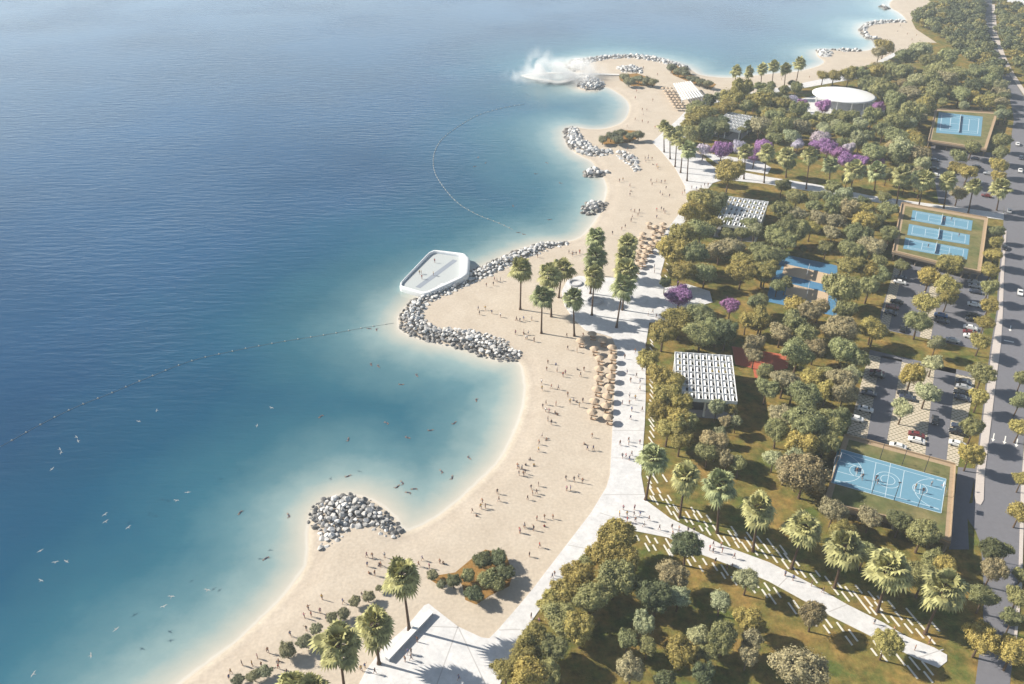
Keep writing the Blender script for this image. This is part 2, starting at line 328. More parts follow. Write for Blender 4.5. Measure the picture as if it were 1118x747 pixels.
# promenade and plaza
prom=[(385,760),(400,731),(420,705),(444,684),(463,661),(468,659),(473,663),(500,684),(526,696),(534,697),(544,687),(570,657),(580,645),(645,560),(662,532),(666,518),(669,462),(672,406),(674,381),(668,368),(655,364),(640,361),(627,349),(616,333),(613,318),(619,306),(632,301),(655,303),(680,303),(697,294),(713,272),(731,247),(750,222),(748,203),(737,183),(722,165),(712,155),(722,146),(738,132),(752,118),(783,108),(816,102),(850,96),(889,88),(930,80),(960,66),(975,58),(985,57),(965,68),(935,86),(895,93),(850,101),(816,107),(782,112),(757,119),(750,140),(752,158),(766,172),(779,182),
(838,193),(889,201),(950,213.6),(990,219),(1080,231),(1096,233),(1096,240),(1080,238),(985,226),(947,219),(838,201),(790,196),(778,200),(770,210),(756,230),(742,250),(728,275),(721,300),(726,314),(750,310),(775,318),(778,330),(748,338),(735,352),(709,352),(706,370),(705,381),(705,432),(704,462),(700,518),(705,546),(732,566),(758,579),(791,596),(840,614),(885,637),(925,660),(965,680),(990,695),(1020,707),(1034,715),(1034,722),(1025,729),(1000,718.6),(952,695),(902,670),(880,657),(840,635),(805,620),(765,605),(730,587),(695,580),(682,575),(650,600),(600,650),(572,690),(540,760)]
sheet('promenade',prom,.16,'paver',th=.14)
# joints between paving fields
jb=MB()
def ribbon(b,pts,w,z,mi=0,px=True):
    P=[Vector((*(g(p[0],p[1],z) if px else p[:2]),0)) for p in pts]
    for a,c in zip(P[:-1],P[1:]):
        d=(c-a).normalized(); n=Vector((-d.y,d.x,0))*w/2
        b.add([(a-n)[:2]+(z,),(c-n)[:2]+(z,),(c+n)[:2]+(z,),(a+n)[:2]+(z,)],[(0,1,2,3)],mi)
for l in [[(500,684),(477,747)],[(500,684),(530,747)],[(470,684),(500,685)],[(545,688),(568,687)],[(905,668),(925,660)],[(850,640),(862,628)],[(950,694),(968,682)],[(1003,718),(1030,709)],[(660,540),(704,540)],[(667,500),(702,500)],[(620,595),(645,600)],[(671,430),(705,430)],[(672,405),(705,405)],[(669,470),(703,470)],[(655,560),(735,585)]]:
    ribbon(jb,l,.22,.168)
tag(jb.build('paving_joints',mat('joint',(.42,.41,.41),.9)),kind='structure')
# roads
roadL=[(1072,-40),(1072,12),(1070,34),(1074,46),(1085,64),(1099,95),(1104,115),(1107,130),(1104,150),(1103,165),(1098,201),(1095,252),(1090,303),(1088,340),(1082,375),(1076,420),(1070,470),(1064,518),(1062,549),(1056,550),(1056,566),(1065,579),(1071,595),(1074,640),(1073,690),(1068,722),(1062,770)]
roadR=[(1100,770),(1108,700),(1112,640),(1113,600),(1115,527),(1118,480),(1124,400),(1130,300),(1136,230),(1135,180),(1130,150),(1122,112),(1101,78),(1093,62),(1084,37),(1083,7),(1084,-40)]
sheet('road',roadL+roadR,.10,'asphalt')
sheet('pavement',[(1097,252),(1092,303),(1090,340),(1084,375),(1078,420),(1072,470),(1066,518),(1064,540),(1066,549),(1071,551),(1074,546),(1075,518),(1081,470),(1087,420),(1093,375),(1095,340),(1096,303),(1099,252)],.24,'walk',th=.14)
sheet('far_pavement',[(1119,480),(1115,527),(1113,600),(1112,640),(1107,700),(1110,700),(1116,640),(1117,600),(1119,527),(1124,480)],.24,'walk',th=.14)
sheet('shoulder',[(1083,5),(1086,5),(1089,37),(1098,62),(1107,80),(1128,112),(1124,113),(1101,79),(1093,63),(1084,38)],.14,'walk')
rb=MB()
def quadpx(b,pts,z,mi=0): b.slab([g(x,y,z) for x,y in pts],z,0,mi)
for x,y in [(1084.5,478),(1097,481),(1110,484),(1103,359)]:
    X,Y=g(x,y); ang=math.atan2(g(x,y-8)[1]-g(x,y+8)[1],g(x+1.6,y-8)[0]-g(x-1.6,y+8)[0]); d=Vector((math.cos(ang),math.sin(ang))); n=Vector((-d.y,d.x)); c=Vector((X,Y))
    rb.slab([c+d*2.2-n*.14,c+d*2.2+n*.14,c-d*.8+n*.14,c-d*.8-n*.14],.125); rb.slab([c-d*.8-n*.5,c-d*.8+n*.5,c-d*2.2],.125)
quadpx(rb,[(1096,371),(1107,373.2),(1107,374.2),(1096,372)],.125)
for y in range(70,240,16):
    x=1118 if y>112 else 1080+ (y-37)*.75
    if y>112: break
tag(rb.build('road_markings','roadline'),kind='structure')
# car parks
sheet('car_park',[(950,382),(1066,408),(1060,440),(1052,478),(1046,509),(1011,498),(924,475),(932,450),(940,419)],.09,'cell')
for q in ([(962,388),(985,393),(967,488),(946,482)],[(1021,398),(1044,403),(1033,505),(1010,498)],[(950,382),(1066,408),(1064.5,413),(948,387)]): 
    sheet('car_park_lane',q,.12,'asphalt',zone=False)
sheet('upper_car_park',[(981,279),(1078,299),(1082,300),(1076,350),(1069,382),(960,359),(962,340)],.09,'asphalt')
for q in ([(978,284),(988,286),(970,360),(960,358)],[(1018,300),(1028,302),(1016,371),(1004,368)]): sheet('car_park_bays',q,.12,'cell',zone=False)
sheet('far_car_park',[(1016,157),(1058,165),(1103,168),(1095,238),(1025,222),(1018,185)],.09,'asphalt')
sheet('side_lot',[(1046,510),(1066,512),(1056,560),(1058,600),(1036,600)],.09,'asphalt')
sheet('north_lot',[(1090,-3),(1130,-3),(1130,10),(1112,12),(1091,5)],.09,'paver')
sheet('red_play_court',[(799,378),(862,388),(860,402),(831,407),(829,414),(824,412),(822,402),(803,398)],.12,'red',th=.05)
sheet('sand_court_surround',[(853,277),(914,290),(916,346),(836,329),(844,300)],.10,'blue2')
for q in ([(857,288),(909,300),(906,312),(854,299)],[(860,309),(905,320),(903,333),(857,322)]): sheet('sand_court',q,.14,M['tan'] if False else mat('court_sand',(.5,.38,.26),.9,noise_amt=.1),zone=False)
sheet('amphitheatre_floor',[(862,110),(900,103),(960,112),(966,122),(930,132),(895,131),(865,122)],.12,'paver',th=.1)
sheet('blossom_plaza',[(765,166),(790,170),(830,176),(842,183),(838,190),(800,184),(785,180)],.13,'paver',th=.1)
# white stone strips set in the grass beside the paths
sb=MB()
def strips(line,n,side,length,ang,w=.55,rows=1,jit=.6):
    P=[Vector(g(*p)) for p in line]; tot=sum((b-a).length for a,b in zip(P[:-1],P[1:]))
    for i in range(n):
        t=(i+.5)/n*tot
        for a,b in zip(P[:-1],P[1:]):
            L=(b-a).length
            if t<=L: break
            t-=L
        d=(b-a).normalized(); nn=Vector((-d.y,d.x))*side; c0=a+d*t
        for r in range(rows):
            if rows>1 and RN.random()<.12+.18*r: continue
            sd=Vector((math.cos(ang),math.sin(ang))); l=length*RN.uniform(.6,1.15)
            c=c0+nn*(1.2+r*2.1+RN.uniform(0,jit))+d*RN.uniform(-.4,.4); pn=Vector((-sd.y,sd.x))*w/2
            sb.slab([c-sd*l/2-pn,c+sd*l/2-pn,c+sd*l/2+pn,c-sd*l/2+pn],.12,.08)
dirA=math.atan2(g(1000,690)[1]-g(975,660)[1],g(1000,690)[0]-g(975,660)[0])
strips([(701,520),(706,545),(732,565),(758,578),(791,595),(840,613),(885,636),(925,659),(965,679),(1020,706)],34,1,3.2,dirA,w=.42,rows=3)
strips([(1020,727),(1000,720),(952,697),(902,672),(880,659),(840,637),(805,622),(765,607),(730,589),(690,582)],28,1,3.2,dirA,w=.42,rows=2)
dirB=math.atan2(g(712,400)[1]-g(706,392)[1],g(712,400)[0]-g(706,392)[0])
strips([(706,518),(706,462),(706,432),(706,381),(710,352)],30,-1,3.6,dirB,w=.4,rows=1)
strips([(722,304),(729,276),(743,251),(757,231)],14,-1,3.2,dirB,w=.35,rows=1)
tag(sb.build('stone_strips_path','strip'),kind='structure')
def ground_z(X,Y):
    z=0
    for P,zz in ZONES:
        if zz>z and inside((X,Y),P): z=zz
    return z

# ---------------------------------------------------------------- raised sports decks
def rect(pts,z): return [Vector((*g(x,y,z),0)) for x,y in pts]
def bil(Q,u,v): return Q[0]*(1-u)*(1-v)+Q[1]*u*(1-v)+Q[2]*u*v+Q[3]*(1-u)*v
def lines(b,Q,segs,w,z):
    for u1,v1,u2,v2 in segs:
        a=bil(Q,u1,v1); c=bil(Q,u2,v2); d=(c-a).normalized(); n=Vector((-d.y,d.x,0))*w/2; a=a-d*w/2; c=c+d*w/2
        b.slab([a-n,c-n,c+n,a+n],z)
def arc(b,Q,cu,cv,ru,rv,a0,a1,w,z,n=20):
    pr=None
    for i in range(n+1):
        t=R(a0+(a1-a0)*i/n); p=bil(Q,cu+ru*math.cos(t),cv+rv*math.sin(t))
        if pr is not None:
            d=(p-pr).normalized(); nn=Vector((-d.y,d.x,0))*w/2; b.slab([pr-nn,p-nn,p+nn,pr+nn],z)
        pr=p
def deck(name,label,outer,z,wallm='wall',inset=None):
    root=ob(name,None); P=PX(outer,z); c=Vector((sum(p[0] for p in P)/len(P),sum(p[1] for p in P)/len(P))); root.location=(c.x,c.y,0)
    tag(root,label,'sports deck')
    L=[(p[0]-c.x,p[1]-c.y) for p in P]
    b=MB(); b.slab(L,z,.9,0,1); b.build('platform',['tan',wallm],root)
    k=MB(); I=[(x*.90,y*.90) for x,y in L]; k.slab(I,z+.03); k.build('turf','lawn2',root)
    # columns underneath, set back from the edge
    n=len(L)
    for i in range(n):
        a=Vector(L[i])*.95; d=Vector(L[(i+1)%n])*.95
        m_=max(2,int((d-a).length/7))
        for j in range(m_): 
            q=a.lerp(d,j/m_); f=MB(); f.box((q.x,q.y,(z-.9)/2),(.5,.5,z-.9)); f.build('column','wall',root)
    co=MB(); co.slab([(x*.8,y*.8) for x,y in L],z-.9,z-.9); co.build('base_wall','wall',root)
    e=MB()
    for i in range(n):
        a=Vector((*L[i],0)); d=Vector((*L[(i+1)%n],0)); L_=(d-a).length; mid=(a+d)*.985/2; e.box((mid.x,mid.y,z+.25),(L_*.97,.25,.5),math.atan2((d-a).y,(d-a).x))
    e.build('parapet','tan',root)
    ZONES.append((P,z+.04))
    return root,c
def local(Q,c): return [Vector((p.x-c.x,p.y-c.y,0)) for p in Q]
ZB=3.6
root,c=deck('basketball_deck','raised turf deck carrying the long blue basketball court beside the nearest car park',[(922,474),(1044,507),(1038,594),(978,568),(899,549)],ZB)
Q=local(rect([(914.5,489.5),(1033,523),(1027.5,560.5),(907.5,527)],ZB+.05),c)
b=MB(); b.slab(Q,ZB+.07,.04); ct=b.build('court','blue',root)
b=MB(); w=.14; z=ZB+.085
lines(b,Q,[(.0,.0,1,.0),(1,0,1,1),(1,1,0,1),(0,1,0,0),(.5,0,.5,1),(.03,.1,.97,.1),(.03,.9,.97,.9),(.37,.1,.37,.9),(.63,.1,.63,.9)],w,z)
for cu,a0 in ((0.02,-90),(.98,90)):
    arc(b,Q,cu,.5,.24,.42,a0,a0+180,w,z)
    s=1 if cu<.5 else -1
    lines(b,Q,[(cu,.35,cu+s*.19,.35),(cu,.65,cu+s*.19,.65),(cu+s*.19,.35,cu+s*.19,.65)],w,z); arc(b,Q,cu+s*.19,.5,.065,.15,0,360,w,z)
for rr in (.065,.11): arc(b,Q,.5,.5,rr,rr*1.95,0,360,w,z,28)
b.build('court_lines','bline',root)
def hoop(p,rz):
    o=ob('basketball_hoop',None,None,(p.x+c.x,p.y+c.y,ZB+.07),rz); tag(o,None,'hoop','hoops at the ends of the court')
    m=MB(); m.tube([(0,0,0),(0,0,2.6),(.5,0,3.3),(1.1,0,3.4)],.09,6); m.build('post','grey',o)
    m=MB(); m.box((1.15,0,3.4),(.06,1.8,1.1)); m.build('backboard','white',o)
    m=MB(); m.tube([(1.4+.23*math.cos(R(a)),.23*math.sin(R(a)),3.05) for a in range(0,361,30)],.03,5); m.build('rim','red',o); return o
ax=(Q[1]-Q[0]); AB=math.atan2(ax.y,ax.x)
h=hoop(bil(Q,-.01,.5),AB); h['label']='basketball hoop at the shaded left end of the long court'
h=hoop(bil(Q,1.01,.5),AB+math.pi); h['label']='basketball hoop at the sunny right end of the long court'
poles=[(960.5,501.7),(984.5,508.6),(1009,515.6),(951.7,539),(976,546.5),(1002,553.5)]
pole_me=None
for i,(x,y) in enumerate(poles):
    X,Y=g(x,y,ZB)
    o=ob('court_light',None,None,(X,Y,ZB)); tag(o,None,'court light','slim lamp posts beside the basketball court')
    if pole_me is None:
        m=MB(); m.tube([(0,0,0),(0,0,6)],[.09,.06],6); pole_me=m.mesh('post','dark'); m=MB(); m.box((0,0,6.05),(.7,.3,.14)); head_me=m.mesh('lamp_head','dark')
    ob('post',pole_me,o); ob('lamp_head',head_me,o)
    o['label']='slim dark lamp post on the %s side of the basketball court, %s from left'%('far' if i<3 else 'near',['first','second','third'][i%3])
# tennis
TZ=4.0
TL=[(0,0,1,0),(1,0,1,1),(1,1,0,1),(0,1,0,0),(0,.12,1,.12),(0,.88,1,.88),(.25,.12,.25,.88),(.75,.12,.75,.88),(.25,.5,.75,.5)]
def net(Q,c,z,label,nm='tennis_net',hh=1.,ext=.05):
    a=bil(Q,.5,-ext); d=bil(Q,.5,1+ext); o=ob(nm,None,None,(c.x+(a.x+d.x)/2,c.y+(a.y+d.y)/2,z)); tag(o,label,'net')
    dd=(d-a); rz=math.atan2(dd.y,dd.x); L_=dd.length; o.rotation_euler.z=rz; base=hh-1
    m=MB(); m.box((0,0,base+.5),(L_,.04,.9)); m.build('mesh_net',mat('net_cloth',(.30,.36,.40)),o)
    m=MB(); m.box((0,0,base+1),(L_,.08,.1)); m.build('net_tape','white',o)
    for s in (-1,1):
        m=MB(); m.tube([(s*L_/2,0,0),(s*L_/2,0,hh+.08)],.06,6); m.build('net_post','grey',o)
root,c=deck('tennis_deck','raised turf deck with three parallel blue tennis courts beside the middle car park',[(984,221),(1079,238),(1071,298),(1054,295),(974,275)],TZ)
for k,q in enumerate([[(996.5,229.5),(1062,241),(1060.5,252),(994.5,240.5)],[(992.5,244.5),(1059,256.5),(1058,267.5),(990.5,256.5)],[(988.5,259.5),(1057.5,272),(1055.5,284),(986,271.5)]]):
    Q=local(rect(q,TZ+.05),c); b=MB(); b.slab(Q,TZ+.07,.04); b.build('court','blue',root)
    I=[bil(Q,u,v) for u,v in ((.07,.1),(.93,.1),(.93,.9),(.07,.9))]; b=MB(); lines(b,I,TL,.16,TZ+.085); b.build('court_lines','bline',root)
    net(I,c,TZ+.07,'tennis net across the %s of the three parallel blue courts'%['far','middle','near'][k])
root,c=deck('far_tennis_deck','raised turf deck with a single blue tennis court beside the bend of road',[(1021,119),(1090,123),(1077,164),(1013,154)],TZ)
Q=local(rect([(1025,122.5),(1073,127.5),(1071,149),(1022,145)],TZ+.05),c); b=MB(); b.slab(Q,TZ+.07,.04); b.build('court','blue',root)
I=[bil(Q,u,v) for u,v in ((.08,.12),(.92,.12),(.92,.88),(.08,.88))]; b=MB(); lines(b,I,TL,.25,TZ+.085); b.build('court_lines','bline',root)
net(I,c,TZ+.07,'tennis net across the single far blue court near the road')
z0=Vector((0,0))
for k,q in enumerate(([(857,288),(909,300),(906,312),(854,299)],[(860,309),(905,320),(903,333),(857,322)])):
    Q=rect(q,.15); net(Q,Vector((0,0)),.14,'volleyball net over the %s sand court in the blue surround'%['farther','nearer'][k],'volleyball_net',2.4,0)

# ---------------------------------------------------------------- pavilions
def lattice(name,label,q,z,nu,nv,wallh,thick=.16,dep=1.3):
    W=rect(q[:3],z); W.append(W[0]+W[2]-W[1])
    c=(W[0]+W[2])/2; root=ob(name,None,None,(c.x,c.y,0)); tag(root,label,'pavilion'); Q=[p-c for p in W]
    def plate(b,a,d,z0,z1,t,mi=0):
        v=(d-a); L_=v.length; m_=(a+d)/2; b.box((m_.x,m_.y,(z0+z1)/2),(L_+t,t,z1-z0),math.atan2(v.y,v.x),mi)
    b=MB()
    for i in range(nu+1): plate(b,bil(Q,i/nu,0),bil(Q,i/nu,1),z-dep,z,thick)
    for j in range(nv+1): plate(b,bil(Q,0,j/nv),bil(Q,1,j/nv),z-dep+.003,z-.05,thick*.8)
    b.build('roof_grid','white',root)
    # tilted scoops, one run per bay, open on their shaded side
    for i in range(nu):
        b=MB()
        for j in range(nv):
            a=bil(Q,(i+.02)/nu,(j+.06)/nv); a2=bil(Q,(i+.02)/nu,(j+.97)/nv); d=bil(Q,(i+.52)/nu,(j+.3)/nv); d2=bil(Q,(i+.52)/nu,(j+.97)/nv)
            za=z-.75; zb=z-.02
            b.add([(a.x,a.y,za),(a2.x,a2.y,za),(d2.x,d2.y,zb),(d.x,d.y,zb)],[(0,3,2,1)])
        b.build('roof_louvre','white',root)
    for (u,v) in ((.02,.02),(.98,.02),(.98,.98),(.02,.98),(.5,.98),(.5,.02)):
        p=bil(Q,u,v); b=MB(); b.box((p.x,p.y,(z-dep)/2),(.5,.5,z-dep)); b.build('column','whiteconc',root)
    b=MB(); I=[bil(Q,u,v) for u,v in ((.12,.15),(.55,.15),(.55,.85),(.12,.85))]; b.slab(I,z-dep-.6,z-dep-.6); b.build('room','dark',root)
    b=MB(); I=[bil(Q,u,v) for u,v in ((0,0),(1,0),(1,1),(0,1))]; b.slab(I,.2,.2); b.build('floor_slab','grey',root)
    b=MB(); plate(b,bil(Q,.98,.04),bil(Q,.98,.5),.2,z-dep,.2); b.build('end_wall','white',root)
    return root
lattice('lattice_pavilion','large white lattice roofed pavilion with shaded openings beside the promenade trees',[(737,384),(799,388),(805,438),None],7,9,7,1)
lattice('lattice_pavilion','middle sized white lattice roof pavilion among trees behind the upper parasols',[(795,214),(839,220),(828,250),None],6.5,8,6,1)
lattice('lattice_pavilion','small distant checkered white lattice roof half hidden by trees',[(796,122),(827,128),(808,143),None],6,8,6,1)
# striped beach canopy
W=rect([(735,91),(755,88.5),(769,105),(745,109.5)],5); c=(W[0]+W[2])/2; root=ob('beach_canopy',None,None,(c.x,c.y,0)); tag(root,'white striped slatted canopy on posts on the far beach','canopy'); Q=[p-c for p in W]
b=MB()
for i in range(8):
    u=i/8; b.slab([bil(Q,u,0),bil(Q,u+.075,0),bil(Q,u+.075,1),bil(Q,u,1)],5+.02*i,.25)
b.build('slats','white',root)
b=MB(); lines(b,Q,[(0,.1,1,.1),(0,.9,1,.9),(0,.5,1,.5)],.5,4.7); 
for u,v in ((.03,.1),(.97,.1),(.03,.9),(.97,.9),(.5,.5)):
    p=bil(Q,u,v); b.tube([(p.x,p.y,0),(p.x,p.y,4.7)],.2,8)
b.build('posts','white',root)
# oval roof with curved steps
X,Y=g(922,104,7); sx=34*depth(X,Y,7)/F; Yb=g(922,113,7)[1]; Yt=g(922,95,7)[1]; sy=(Yt-Yb)/2
root=ob('oval_roof_stage',None,None,(X,(Yt+Yb)/2,0)); tag(root,'white oval roofed open air stage with curved seating steps','stage')
b=MB(); n=48
prof=[(0,7.9),(.6,7.8),(.92,7.5),(1,7.2),(.99,6.9),(.9,6.75),(0,6.7)]
vs=[];fs=[]
for r_,z_ in prof:
    for k in range(n):
        a=2*math.pi*k/n; vs.append((r_*sx*math.cos(a),r_*sy*math.sin(a),z_-.02*r_*sx*math.cos(a)))
for i in range(len(prof)-1):
    for k in range(n): fs.append((i*n+k,(i+1)*n+k,(i+1)*n+(k+1)%n,i*n+(k+1)%n))
b.add(vs,fs); b.build('roof','white',root,smooth=True)
b=MB()
for k in range(12):
    a=2*math.pi*k/12; b=MB(); b.tube([(.85*sx*math.cos(a),.85*sy*math.sin(a),0),(.85*sx*math.cos(a),.85*sy*math.sin(a),6.9)],.25,8); b.build('column','whiteconc',root)
b=MB()
for s in range(6):
    r0=1.02+s*.10; h_=.3+.28*s
    pts=[]; N=22
    for k in range(N+1):
        a=R(185+150*k/N); pts.append((r0*sx*math.cos(a)-6,r0*sy*math.sin(a)))
    for k in range(N,-1,-1):
        a=R(185+150*k/N); pts.append(((r0+.10)*sx*math.cos(a)-6,(r0+.10)*sy*math.sin(a)))
    b.slab(pts,h_,h_)
b.build('seating_steps','whiteconc',root)
# floating basin
out=[(471,271.5),(507,275.5),(513,281),(511.5,298),(504,303),(464.5,320.5),(433.5,311)]
inn=[(472.5,274),(500,278),(501.5,281),(501.5,297.5),(497,300),(463,315),(439,308.5)]
zt=[2.2,2.7,3.3,3.3,2.7,2.0,1.9]
O=[Vector((*g(x,y,z_),z_)) for (x,y),z_ in zip(out,zt)]; I=[Vector((*g(x,y,z_),z_)) for (x,y),z_ in zip([(a+(c_-a)*k_,b_+(d_-b_)*k_) for (a,b_),(c_,d_),k_ in zip(inn,out,(.55,.5,.15,.15,.45,.55,.55))],zt)]
def chaikin(P,n=2):
    for _ in range(n):
        q=[]
        for i in range(len(P)): a,d=P[i],P[(i+1)%len(P)]; q+=[a.lerp(d,.09),a.lerp(d,.91)]
        P=q
    return P
O=chaikin(O); I=chaikin(I); n=len(O); c=sum(O,Vector())/n
root=ob('floating_basin',None,None,(c.x,c.y,WL)); tag(root,'white pentagonal floating basin with netted grey floor moored beside the breakwater','platform')
loops=[]
for k,(f_,zf) in enumerate([(.06,-.15),(-.02,.25),(-.03,.7),(.05,.93),(.25,1.0),(.75,1.0),(.95,.92),(1,.7),(1,.2)]):
    loops.append([((o_.x*(1-f_)+i_.x*f_)-c.x,(o_.y*(1-f_)+i_.y*f_)-c.y,o_.z*zf+.3) for o_,i_ in zip(O,I)])
loops[-1]=[(x,y,1.45) for x,y,_ in loops[-1]]
b=MB(); vs=[v for l in loops for v in l]; fs=[(a*n+k,a*n+(k+1)%n,(a+1)*n+(k+1)%n,(a+1)*n+k) for a in range(len(loops)-1) for k in range(n)]
b.add(vs,fs); b.build('rim','white',root,smooth=True)
b=MB(); b.slab([(v[0],v[1]) for v in loops[-1]],1.47,.0); b.build('floor','net',root)
b=MB(); ribbon(b,[(456,312.5),(497,282.5)],2.2,1.49); b.v=[(x-c.x,y-c.y,z_) for x,y,z_ in b.v]; b.build('floor_band','netdark',root)
BAS=(c.x,c.y)
# ring benches, long bench
for x,y,r_,lb in [(628,310,2.6,'left'),(650,329.5,2.9,'middle'),(681,325,2.8,'right')]:
    X,Y=g(x,y); o=MB(); o.lathe([(r_,0),(r_,.55),(r_-.55,.55),(r_-.55,0)],28); q=o.build('ring_bench','stone',None,loc=(X,Y,.16)); tag(q,'grey circular stone bench on the palm plaza, the %s one of three'%lb,'bench','ring benches')
a=Vector(g(423,722)); d=Vector(g(471,671)); m_=(a+d)/2; v=d-a; o=ob('long_bench',None,None,(m_.x,m_.y,.16),math.atan2(v.y,v.x)); tag(o,'long straight grey bench wall crossing the white plaza at lower left','bench')
b=MB(); b.box((0,0,.45),(v.length,1.0,.9)); b.build('base','stone',o); b=MB(); b.box((0,0,.97),(v.length+.1,1.25,.13)); b.build('seat','whiteconc',o)
# jetty
root=ob('curved_jetty',None,None,(0,0,0)); c=Vector((*g(605,84),0)); root.location=(c.x,c.y,WL); tag(root,'pale pointed curved jetty reaching into the sea under mist','jetty')
b=MB()
up_=smooth_poly(PX([(569,83),(588,81.5),(610,80.5),(640,81.5),(676,82.5)]),5); lo_=smooth_poly(PX([(569,83),(582,86),(600,89.5),(612,90.5),(622,88),(630,83.5)]),5)
for L_,w_ in ((up_,3.2),(lo_,4.5)):
    pts=[Vector((*p,0)) for p in L_]; l=[];r_=[]
    for i,p in enumerate(pts):
        d=(pts[min(i+1,len(pts)-1)]-pts[max(i-1,0)]).normalized(); nn=Vector((-d.y,d.x,0))*w_/2*min(1,.15+i/6); l.append(p+nn-c); r_.append(p-nn-c)
    b.slab(l+r_[::-1],1.3 if w_<4 else 1.29,.5)
b.build('deck','jet',root)
b=MB()
for p in up_[::2]: b=MB(); b.tube([(p[0]-c.x,p[1]-c.y,-2),(p[0]-c.x,p[1]-c.y,.8)],.25,6); b.build('pile','grey',root)

# ---------------------------------------------------------------- boulders
def rock_mesh(seed,nm):
    rr=random.Random(seed); bm=bmesh.new()
    for _ in range(16):
        v=Vector((rr.gauss(0,1),rr.gauss(0,1),rr.gauss(0,1))).normalized()*rr.uniform(.42,.56); v.z*=.78; bm.verts.new(v)
    bmesh.ops.convex_hull(bm,input=bm.verts)
    bmesh.ops.delete(bm,geom=[v for v in bm.verts if not v.link_faces],context='VERTS')
    me=bpy.data.meshes.new(nm); bm.to_mesh(me); bm.free(); me.materials.append(M['rockc']); return me
ROCK=[rock_mesh(i,'boulder') for i in range(9)]
RV=[(np.array([v.co[:] for v in m.vertices]),[tuple(p.vertices) for p in m.polygons]) for m in ROCK]
def poisson(P,sp,rr,maxn=5000):
    xs=[p[0] for p in P]; ys=[p[1] for p in P]; out=[]; grid={}
    A=(max(xs)-min(xs))*(max(ys)-min(ys)); tries=int(A/sp/sp*14)
    for _ in range(tries):
        x=rr.uniform(min(xs),max(xs)); y=rr.uniform(min(ys),max(ys)); k=(int(x//sp),int(y//sp))
        if any((x-a)**2+(y-d)**2<sp*sp for i in (-1,0,1) for j in (-1,0,1) for a,d in grid.get((k[0]+i,k[1]+j),())): continue
        if not inside((x,y),P): continue
        grid.setdefault(k,[]).append((x,y)); out.append((x,y))
        if len(out)>=maxn: break
    return out
def edged(p,P):
    m=1e9; n=len(P)
    for i in range(n):
        x1,y1=P[i]; x2,y2=P[(i+1)%n]; dx,dy=x2-x1,y2-y1; t=max(0,min(1,((p[0]-x1)*dx+(p[1]-y1)*dy)/(dx*dx+dy*dy+1e-9)))
        m=min(m,math.hypot(p[0]-x1-t*dx,p[1]-y1-t*dy))
    return m
mound=[(334,566),(341,550),(356,540),(380,536),(404,544),(424,557),(438,575),(437,584),(425,586),(412,582),(400,577),(385,577),(372,586),(362,594),(352,600),(348,598),(352,586),(346,580)]
long_=[(567,392),(545,393),(520,385),(496,377),(470,372),(448,365),(436,356),(435,345),(445,330),(468,316),(500,301),(530,287),(560,274),(590,264),(618,262),(621,266),(600,272),(572,283),(542,297),(512,311),(482,324),(467,333),(463,343),(469,351),(482,357),(506,358),(532,362),(552,371),(568,383)]
others=[('small rock islet',[(634,226),(640,220),(655,218),(663,221),(658,229),(645,233),(636,231)]),
('second rock islet',[(636,188),(645,183),(658,184),(665,187),(654,192),(642,193)]),
('curved rock spit',[(617,142),(621,138),(630,139),(634,146),(642,156),(655,163),(668,163),(668,168),(652,171),(636,168),(622,160),(617,150)]),
('inner rock line',[(672,166),(684,164),(694,172),(699,185),(693,188),(684,178),(675,171)]),
('jetty rock mound',[(630,86),(642,83),(655,86),(660,92),(656,97),(640,97),(631,93)]),
('far shore rocks',[(618,72),(622,66),(640,64),(665,60.5),(690,59.5),(715,62),(735,67),(753,73),(752,76),(733,71),(712,66),(690,63),(665,64),(645,68),(636,76),(626,77)]),
('small rock islet',[(673,73),(690,71),(703,75),(700,80),(685,79),(675,77)]),
('far headland rocks',[(892,54),(900,53),(909,57),(907,62),(896,61)]),('far headland rocks',[(906,53),(922,53),(940,54),(938,56),(920,56)]),
('far headland rocks',[(938,31),(946,24),(970,22),(990,22),(990,24),(968,25),(950,28),(946,33),(950,39),(962,42),(958,44),(944,40)]),('far headland rocks',[(960,6),(965,5),(972,8),(966,10)])]
rr=random.Random(3); cand=[]
for nm,poly,sp in [('crescent rock mound',mound,1.22),('long breakwater',long_,1.35)]+[(a,p,2.2) for a,p in others]:
    P=PX(poly,.3)
    for p in poisson(P,sp,rr): cand.append((nm,p,sp,min(edged(p,P),4),P))
cand.sort(key=lambda t:t[1][1])
stuff=MB(); nind=0
def seaside(p):
    s=sdist(np.array([p[0]]),np.array([p[1]]))[0]; return s<1.6
for nm,p,sp,e,P in cand:
    wet=seaside(p) and e<1.7
    size=sp*rr.choice((.8,1.,1.2,1.35,1.7))*rr.uniform(.9,1.1); z_=(-.75 if wet else -.45)+e*.42+rr.uniform(-.1,.3)
    rot=(rr.uniform(-.4,.4),rr.uniform(-.4,.4),rr.uniform(0,6.28)); k=rr.randrange(9)
    if nind<290 and nm in('crescent rock mound','long breakwater'):
        o=ob('boulder',ROCK[k],None,(p[0],p[1],z_)); o.rotation_euler=rot; o.scale=(size,size*rr.uniform(.8,1.1),size*rr.uniform(.75,1))
        cv=rr.uniform(.12,.2) if wet else rr.uniform(.30,.64); o.color=(cv,cv*.985,cv*.97,1)
        later(o,('dark wet boulder' if wet else ('bright white boulder' if cv>.52 else 'pale grey boulder')),*p)
        tag(o,None,'boulder','boulders of the '+nm); nind+=1
    else:
        Rm=Matrix.Rotation(rot[2],3,'Z')@Matrix.Rotation(rot[0],3,'X'); V=(RV[k][0]*size)@np.array(Rm).T+np.array([p[0],p[1],z_])
        stuff.add(V.tolist(),RV[k][1],1 if wet else 0)
